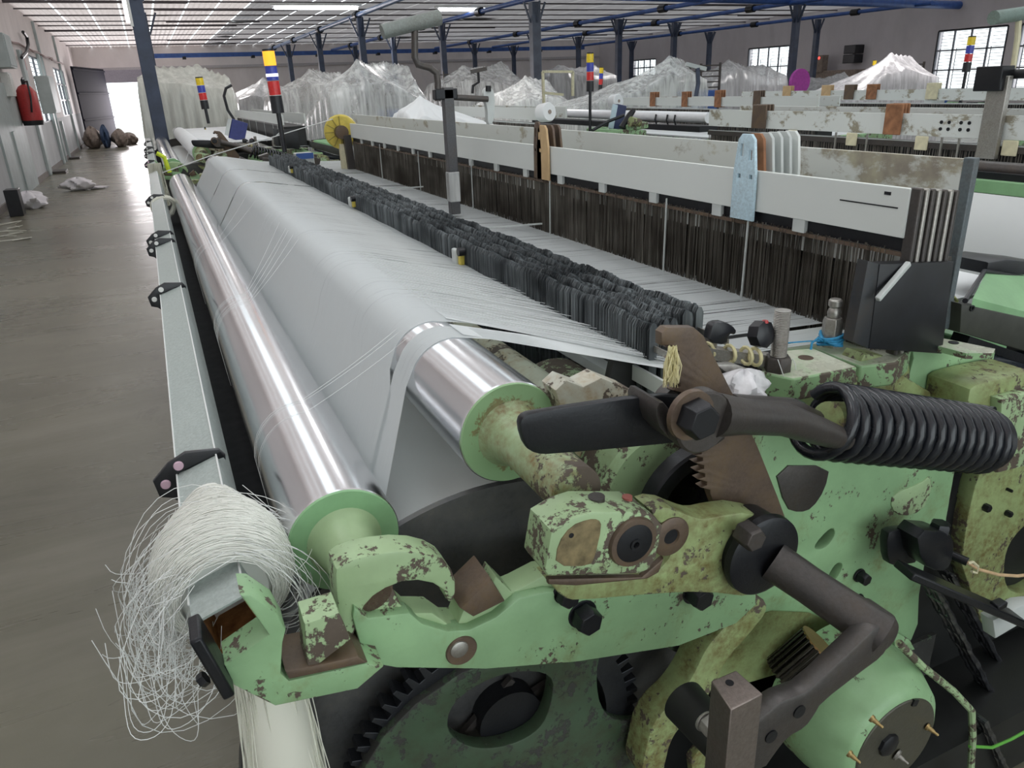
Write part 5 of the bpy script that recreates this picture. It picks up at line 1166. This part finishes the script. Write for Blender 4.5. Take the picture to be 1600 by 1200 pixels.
for u in (1237, 1330, 1440, 1580):
    q = at(u, 216, x=xC - .02); obj('cream_tab', MB().box((xC - .022, q.y - .035, 1.335), (xC - .012, q.y + .035, 1.40)), CREAM, C, bev=.008)
obj('grey_rail', MB().box((xC - .012, -1.5, 1.345), (xC - .002, yC1, 1.372)), IRON, C)
for u in (1470, 1497, 1304, 1353): q = at(u, 230, x=xC - .03); obj('heald_stay', MB().bar((xC - .03, q.y, 1.40), (xC - .03, q.y, 1.15), .01, .006), STEEL, C)
XCF = xC - .45
zr = at(1540, 288, x=XCF).z; yr = at(1497, 283, x=XCF).y
ro = obj('cloth_roller', MB().cyl((XCF + .07, -1.4, zr + .05), (XCF + .07, yr + .15, zr + .05), .03, 16), IRON, C)
obj('rubber_rail', MB().box((XCF + .0, -1.4, zr + .02), (XCF + .03, yr + .12, zr + .045)), BLACK, C)
obj('green_rail', MB().box((XCF - .03, -1.4, zr - .03), (XCF, yr + .1, zr + .02)), GREEN_CLEAN, C, label='bright green rail above the white cloth', bev=.003)
vs = []; zz = [zr - .03, zr - .08, zr - .16, zr - .26, zr - .36, zr - .42]; xx = [XCF - .032, XCF - .06, XCF - .085, XCF - .095, XCF - .09, XCF - .07]
ys2 = [-1.4, yr + .08]; vs = [(x, y, z) for x, z in zip(xx, zz) for y in ys2]
obj('woven_cloth', MB().add(vs, [(2 * i, 2 * i + 1, 2 * i + 3, 2 * i + 2) for i in range(5)]), CLOTHW, C, label='smooth white woven cloth below the green rail')
obj('lower_rail', MB().box((XCF - .08, -1.4, zr - .46), (XCF + .02, yr + .1, zr - .41)), GREYP, C); obj('lower_beam', MB().box((XCF - .05, -1.4, zr - .56), (XCF + .1, yr + .1, zr - .48)), GREEN, C)
# loom D : white roll and machinery in the centre
xD = at(1080, 152, z=1.5).x; yD0 = at(1280, 158, x=xD).y; yD1 = at(975, 153, x=xD).y
D = far_loom('loom behind the centre with four brown brackets on its white bar', xD, yD0, yD1, 1.5, ((0, 0), (.25, 0)), .09)
brackets(D, xD, 1.5, ((1022, WOODB, .06, .1), (1072, WOODB, .06, .1), (1124, WOODB, .07, .1), (1185, IRON_BROWN, .06, .1)))
q0 = at(1108, 184, z=1.30); x_ = 4.6; ya = at(1108, 184, x=x_).y; yb_ = at(842, 178, x=x_).y; z_ = at(1108, 184, x=x_).z
obj('white_roller', MB().cyl((x_, ya, z_), (x_, yb_, z_), .048, 28), simple('white_tube_gloss', (.80, .81, .84), .2, 0, .03), D, label='glossy white roller with black hooks')
for u in (1032, 1050, 1062):
    y_ = at(u, 190, x=x_).y; obj('hook', MB().tube([(x_ - .055, y_, z_ + .02), (x_ - .065, y_, z_ - .03), (x_ - .04, y_, z_ - .08)], .008, 6), BLACKP, D)
obj('lower_beam', MB().box((x_ - .1, ya, z_ - .12), (x_ + .1, yb_, z_ - .07)), BLACK, D)
E1 = (at(1282, 140, z=1.5).x)
specs = [(1470, 139, 1160, 1640, 'loom with white bar near the barred windows', ((1327, IRON_BROWN), (1230, TAN), (1291, TAN), (1456, CREAM), (1362, WOODB)))]
for u, v, ua, ub, lb, bks in specs:
    x = at(u, v, z=1.5).x; ya, yb_ = at(ub, v, x=x).y, at(ua, v, x=x).y
    e = EE = far_loom(lb, x, ya, yb_, 1.5, ((0, 0),), .11, BAR_DIRTY); brackets(e, x, 1.5, [(b, m_, .06, .14) for b, m_ in bks])
# looms left of centre behind the near loom
for u, v, ua, ub, lb in ((790, 168, 700, 838, 'loom behind the white draped sheet, its bar ending at the grey blue column'),):
    x = at(u, v, z=1.5).x; ya, yb_ = at(ub, v, x=x).y, at(ua, v, x=x).y
    e = FF = far_loom(lb, x, min(ya, yb_), max(ya, yb_), 1.5, ((0, 0), (.3, 0)), .10, BAR_CLEAN)
# free standing stack lights of the far looms
def lamp_thing(par, u0, v0, u1, v1, y, r_, lb, sg):
    b = at(u1, v1, y=y); stack_light(par, at(u0, v0, y=y), b, r_, False, lb, sg)
lamp_thing(D, 922, 84, 922, 205, 7.5, .038, 'large signal lamp with yellow, blue and red lenses left of the big film tent', .088)
lamp_thing(D, 940, 106, 936, 170, 12.0, .034, 'smaller signal lamp right behind the large one in the centre', .09)
lamp_thing(EE, 1367, 95, 1362, 130, 11, .034, 'small signal lamp left of the milky plastic tent', .08)
lamp_thing(C, 1519, 58, 1498, 175, 6.2, .04, 'signal lamp in front of the barred window', .085)
# panel and machinery between
def mach(name, lb, u, v, y, boxes, mats, cat='machine head'):
    p = at(u, v, y=y); e = empty(name, (p.x, p.y, p.z), lb, cat)
    for i, (a, b, m_, nm) in enumerate(boxes): obj(nm, MB().box(tuple(p + Vector(a)), tuple(p + Vector(b))), m_, e, bev=.006)
    return e, p
SCREEN = simple('pale_blue_screen', (.45, .58, .66), .3, 0, .05)
q = at(958, 182, y=5.6); e = D
M_ = Matrix.Translation(q) @ Matrix.Rotation(.22, 4, 'Y')
obj('panel_case', MB().box((.01, -.02, -.10), (.10, .05, .10), M_), simple('navy_panel', (.02, .03, .10), .4), e, bev=.006); obj('panel_screen', MB().box((-.035, -.025, -.095), (.012, -.01, .09), M_), SCREEN, e, bev=.004)
q = at(990, 196, y=5.4); e = D
for (a, b) in (((930, 206), (1005, 208)), ((975, 200), (1008, 195))): obj('casting', MB().bar(at(*a, y=5.4), at(*b, y=5.4), .10, .05), GREEN, e, bev=.01)
obj('arm', MB().tube([at(972, 200, y=5.4), at(984, 180, y=5.4), at(990, 172, y=5.4)], [.03, .025, .02], 10), BLACK, e)
obj('arm', MB().tube([at(985, 190, y=5.3), at(1000, 192, y=5.3)], [.04, .03], 10), GREEN_DIRTY, e); obj('lever', MB().tube([at(925, 204, y=5.3), at(950, 190, y=5.3), at(975, 180, y=5.3)], .012, 8), BLACK, e)
q = at(1465, 158, y=6.6); e = EE
obj('case', MB().box((-.16, -.05, -.05), (.06, .06, .07), Matrix.Translation(q)), GREYP, e, bev=.008); obj('case_end', MB().box((.06, -.05, -.06), (.11, .06, .08), Matrix.Translation(q)), BLUEP, e, bev=.006)
q = at(1530, 168, y=6.2); e = EE
for i in range(9): obj('casting', MB().box((0, 0, 0), (rr.uniform(.1, .3), .08, rr.uniform(.03, .06)), Matrix.Translation(q + Vector((rr.uniform(-.35, .2), rr.uniform(-.2, .2), rr.uniform(-.05, .04)))) @ Matrix.Rotation(rr.uniform(-.2, .2), 4, 'Y')), (GREEN, BLACK, IRON)[i % 3], e, bev=.006)
q = at(1520, 150, y=6.0); obj('spring_arm', MB().tube([q + Vector((-.25, 0, -.02)), q, q + Vector((.15, 0, .02))], .014, 8), BLACK, e)
# white cloth rolls and cones
def roll(u, v, y, r_, L_, lb, core=True):
    p = at(u, v, y=y); e = empty('yarn_cone', p, lb, 'yarn cone'); d = Vector((.25, -.95, .1)).normalized()
    obj('wound_yarn', MB().lathe(p, d, [(-L_, r_ * .75), (-L_ * .9, r_ * .95), (0, r_), (.01, r_ * .9)], 24), CLOTHW, e); obj('cone_tube', MB().lathe(p, d, [(-.01, r_ * .22), (.014, r_ * .22)], 12), CARD, e)
roll(857, 175, 4.2, .055, .07, 'white yarn cone behind the tan spacer board'); roll(966, 158, 7.4, .075, .1, 'white yarn cone above the control panel')
# oil can with nozzle
q = at(1299, 160, y=7.0); e = empty('spray_bottle', q, 'small white spray bottle standing by the stained bar', 'bottle')
obj('bottle_body', MB().lathe(q - Vector((0, 0, .07)), (0, 0, 1), [(0, .03), (.06, .032), (.08, .012), (.13, .010)], 14), CREAM, e); obj('nozzle', MB().bar(q + Vector((-.03, 0, .06)), q + Vector((.02, 0, .06)), .01, .01), CREAM, e)
q = at(1251, 128, y=10); obj('fan', MB().lathe(q, (0, 1, 0), [(0, .04), (0, .2), (.05, .2)], 20), MAG, label='round magenta fan guard in the right background', cat='fan')
for u, v, nm, lb in ((1332, 77, 'speaker_box', 'upper black box on the right wall'), (1330, 92, 'speaker_box', 'lower black box on the right wall')):
    q = at(u, v, x=XR - .3); obj(nm, MB().box((XR - .45, q.y - .28, q.z - .15), (XR, q.y + .28, q.z + .15)), BLACKP, label=lb, cat='wall box', bev=.02)
q = at(1282, 93, x=XR - .5); e = empty('led_indicator', q, 'red glowing indicator on the cabinet before the right wall', 'indicator')
obj('led_case', MB().box((-.2, -.3, -.46), (.1, .3, .15), Matrix.Translation(q)), CARD, e)
for dy in (-.12, .12): obj('led', MB().cyl(q + Vector((-.21, dy, .05)), q + Vector((-.2, dy, .05)), .05, 10), LED, e)
q = at(1295, 105, x=XR - .35); obj('cupboard', MB().box((XR - .6, q.y - 1.6, .0), (XR - .1, q.y + 1.2, q.z - .12)), CARD, label='brown cupboard standing at the right wall under the grey recess', cat='cupboard', bev=.02)

# ================================================================== PLASTIC COVERS over machines
def drape(lb, pk, x0, x1, y0, y1, zb_, mat, seed, hem=.55, slope=.75, under='frame', n=56, name='plastic_cover', cat='plastic cover'):
    """film tent: peaks (x, y, z); sags between the props, hangs down around the edge"""
    rr_ = random.Random(seed); ph = [rr_.uniform(0, 6.28) for _ in range(8)]; vs = []
    cxm, cym = (x0 + x1) / 2, (y0 + y1) / 2; mg = .22
    def seg(x, y, A, B):
        dx, dy = B[0] - A[0], B[1] - A[1]; L2 = dx * dx + dy * dy + 1e-9; t = max(0, min(1, ((x - A[0]) * dx + (y - A[1]) * dy) / L2))
        return math.hypot(x - A[0] - dx * t, y - A[1] - dy * t), A[2] + (B[2] - A[2]) * t - .10 * math.sqrt(L2) * 4 * t * (1 - t) * .5, t, math.atan2(y - A[1] - dy * t, x - A[0] - dx * t)
    segs = list(zip(pk, pk[1:])) if len(pk) > 1 else [(pk[0], pk[0])]
    def H(x, y):
        z = zb_
        for A, B in segs:
            d, pz, t, a = seg(x, y, A, B); R_ = (pz - zb_) / slope * 1.25
            w_ = 1 - (min(d, R_) / R_) ** .62
            fold = (math.sin(8 * a + 5 * t + ph[0]) + .6 * math.sin(15 * a + 9 * t + ph[1])) * .018 * min(1, d * 3) * (w_ > 0) * min(1, w_ * 4)
            z = max(z, zb_ + (pz - zb_) * w_ + fold)
        z += .008 * math.sin(7 * x + ph[2] + 2 * math.sin(3 * y)) + .008 * math.sin(11 * y + ph[3] + 1.5 * math.sin(5 * x))
        return z
    vs = []; N = n
    for i in range(N + 1):
        for j in range(N + 1):
            s = i / N; t = j / N; u = s * 2 - 1; w = t * 2 - 1
            mu = max(abs(u), abs(w)); k = .84
            if mu <= k: vs.append((cxm + u / k * (x1 - x0) / 2, cym + w / k * (y1 - y0) / 2, 0, 0))
            else:
                cu, cw = u / mu, w / mu; q_ = (mu - k) / (1 - k); fo = .05 * math.sin(26 * math.atan2(w, u) + ph[5]) * q_
                vs.append((cxm + cu * ((x1 - x0) / 2 + .06 * q_ + fo), cym + cw * ((y1 - y0) / 2 + .06 * q_ + fo), 1, q_))
    out = []
    for x, y, e_, q_ in vs:
        xx_, yy_ = min(max(x, x0), x1), min(max(y, y0), y1); h = H(xx_, yy_); out.append((x, y, h - q_ * (h - hem)))
    fs = [(i * (N + 1) + j, (i + 1) * (N + 1) + j, (i + 1) * (N + 1) + j + 1, i * (N + 1) + j + 1) for i in range(N) for j in range(N)]
    e = empty(name, (cxm, cym, 0), lb, cat, 'film covered machines' if name == 'plastic_cover' else None)
    obj('film_sheet', MB().add(out, fs), mat, e, sharp=180)
    return e
def rack(lb, x, y, w, h, z0, mat=IRON, rows=5, blue=False):
    w *= .55; h -= .28; e = empty('creel_rack', (x, y, 0), lb, 'creel rack'); mb = MB()
    for sx in (-1, 1):
        for sy in (-1, 1): mb.bar((x + sx * w / 2, y + sy * .25, 0), (x + sx * w / 2, y + sy * .25, h), .03, .03)
    for k in range(rows):
        z = z0 + (h - z0) * (k + .5) / rows
        for sy in (-1, 1): mb.bar((x - w / 2, y + sy * .25, z), (x + w / 2, y + sy * .25, z), .02, .02)
    obj('rack_frame', mb, mat, e)
    obj('rack_body', MB().box((x - w * .4, y - .3, .0), (x + w * .4, y + .3, z0)), DARKMACH if not blue else BLUEP, e, bev=.01)
    return e
def tent(lb, pxl, y, depth, zb_, mat, seed, peaks, **k):
    a = at(pxl[0], 170, y=y); b = at(pxl[1], 170, y=y); x0, x1 = a.x, b.x
    pk = [(at(u, v, y=y + dy).x, y + dy, at(u, v, y=y + dy).z) for u, v, dy in peaks]
    return drape(lb, pk, x0, x1, y, y + depth, zb_, mat, seed, **k)
tent('dusty plastic cover over a machine beside the aisle', (222, 372), 14.6, 3.2, 1.25, film('dusty_film', (.66, .68, .62), .74), 3, ((233, 100, .4), (308, 97, .8), (352, 116, .5)), hem=.15, slope=.42)
rack('rack under the dusty cover beside the aisle', 1.0, 15.8, 1.3, 2.1, 1.1)
tent('clear plastic cover left of the big white one, behind the amber lamp', (432, 562), 14.2, 3.2, 1.3, FILM, 5, ((482, 104, .5), (538, 108, 1.2)), slope=.45, hem=.0)
rack('rack under the clear cover behind the amber lamp', 3.7, 14.0, 1.0, 2.1, 1.3)
tent('low grey plastic cover at the left of the background', (375, 470), 20, 4, 1.2, FILMG, 15, ((410, 118, 1),), slope=.4, hem=.0)
tent('big bright white plastic cover falling in long folds at the centre', (518, 672), 9.2, 2.4, 1.33, FILM, 8, ((556, 88, .35), (600, 92, .9), (652, 102, .6)), slope=.62, hem=.0, n=80)
rack('blue based rack under the big white cover', at(620, 160, y=10.2).x, 10.3, .75, 1.95, 1.45, blue=True, rows=4)
e = drape('white cloth sheet draped like a pyramid behind the dark post', [(at(672, 150, y=7.2).x, 7.5, at(672, 148, y=7.2).z)], at(640, 180, y=7.2).x, at(765, 180, y=7.2).x, 7.1, 8.2, 1.36, CLOTHW, 12, hem=1.15, slope=.55, name='draped_sheet', cat='cloth')
tent('wide clear plastic cover right of the dark post', (700, 830), 15.8, 2.2, 1.3, FILM, 21, ((722, 100, .6), (783, 94, 1.2)), slope=.40, hem=.0)
rack('rack under the wide cover right of the dark post', at(745, 150, y=15.5).x, 16.7, 1.3, 2.3, 1.4)
tent('low bunched plastic cover behind the grey blue column', (800, 900), 12, 1.6, 1.28, FILM, 23, ((820, 116, .8), (868, 122, 1.0)), slope=.5, hem=.0)
tent('plastic cover with grey top in the far centre', (865, 965), 17.5, 3, 1.5, FILMG, 25, ((872, 99, .5), (930, 101, .8)), slope=.3, hem=.0)
tent('large shining plastic cover sloping left, over a blue machine', (905, 1105), 10.2, 1.7, 1.3, FILM, 31, ((1045, 84, .5), (1098, 88, .8)), slope=.47, hem=.0, n=80)
rack('blue based rack under the large shining cover', at(1085, 150, y=11.1).x, 11.1, 1.1, 2.2, 1.5, blue=True)
tent('grey plastic cover next to the barred window', (1108, 1228), 12.4, 2.6, 1.35, FILMG, 35, ((1138, 90, .4), (1180, 100, .9), (1205, 96, .6)), slope=.40, hem=.0)
tent('low translucent cover behind the brown brackets', (1225, 1350), 15.6, 2.0, 1.3, FILMG, 37, ((1325, 108, .8), (1262, 120, .6)), slope=.45, hem=.0)
tent('milky plastic tent standing alone before the right wall', (1330, 1462), 9.5, 2.6, 1.32, FILMW, 41, ((1392, 78, .4), (1438, 82, .7)), slope=.62, hem=.0, n=70)
rack('rack under the milky tent before the right wall', at(1425, 110, y=10.4).x, 10.6, .8, 2.1, 1.4)
# thin posts and small frames between the covers
e = empty('pipe_frame', (8, 11, 0), 'thin cream pipe frame right of the grey blue column', 'pipe frame')
mb = MB()
for a, b in (((848, 112), (850, 165)), ((848, 112), (895, 112)), ((895, 112), (895, 150)), ((850, 145), (880, 148))): mb.bar(at(*a, y=9.5), at(*b, y=9.5), .03, .03)
obj('pipe_run', mb, CREAM, e)
q = at(763, 128, y=8); e = FF
obj('grip', MB().bar(at(736, 112, y=8), at(760, 107, y=8), .03, .04), IRON, e); obj('rod', MB().tube([at(747, 112, y=8), at(748, 128, y=8), at(739, 134, y=8), at(738, 146, y=8)], .015, 6), BLACK, e)
q = at(1100, 100, y=9); e = D
obj('grip', MB().bar(at(1072, 100, y=9), at(1103, 108, y=9), .03, .05), GREYP, e); obj('rod', MB().tube([at(1090, 106, y=9), at(1091, 130, y=9), at(1085, 165, y=9)], .03, 6), NAVY, e)
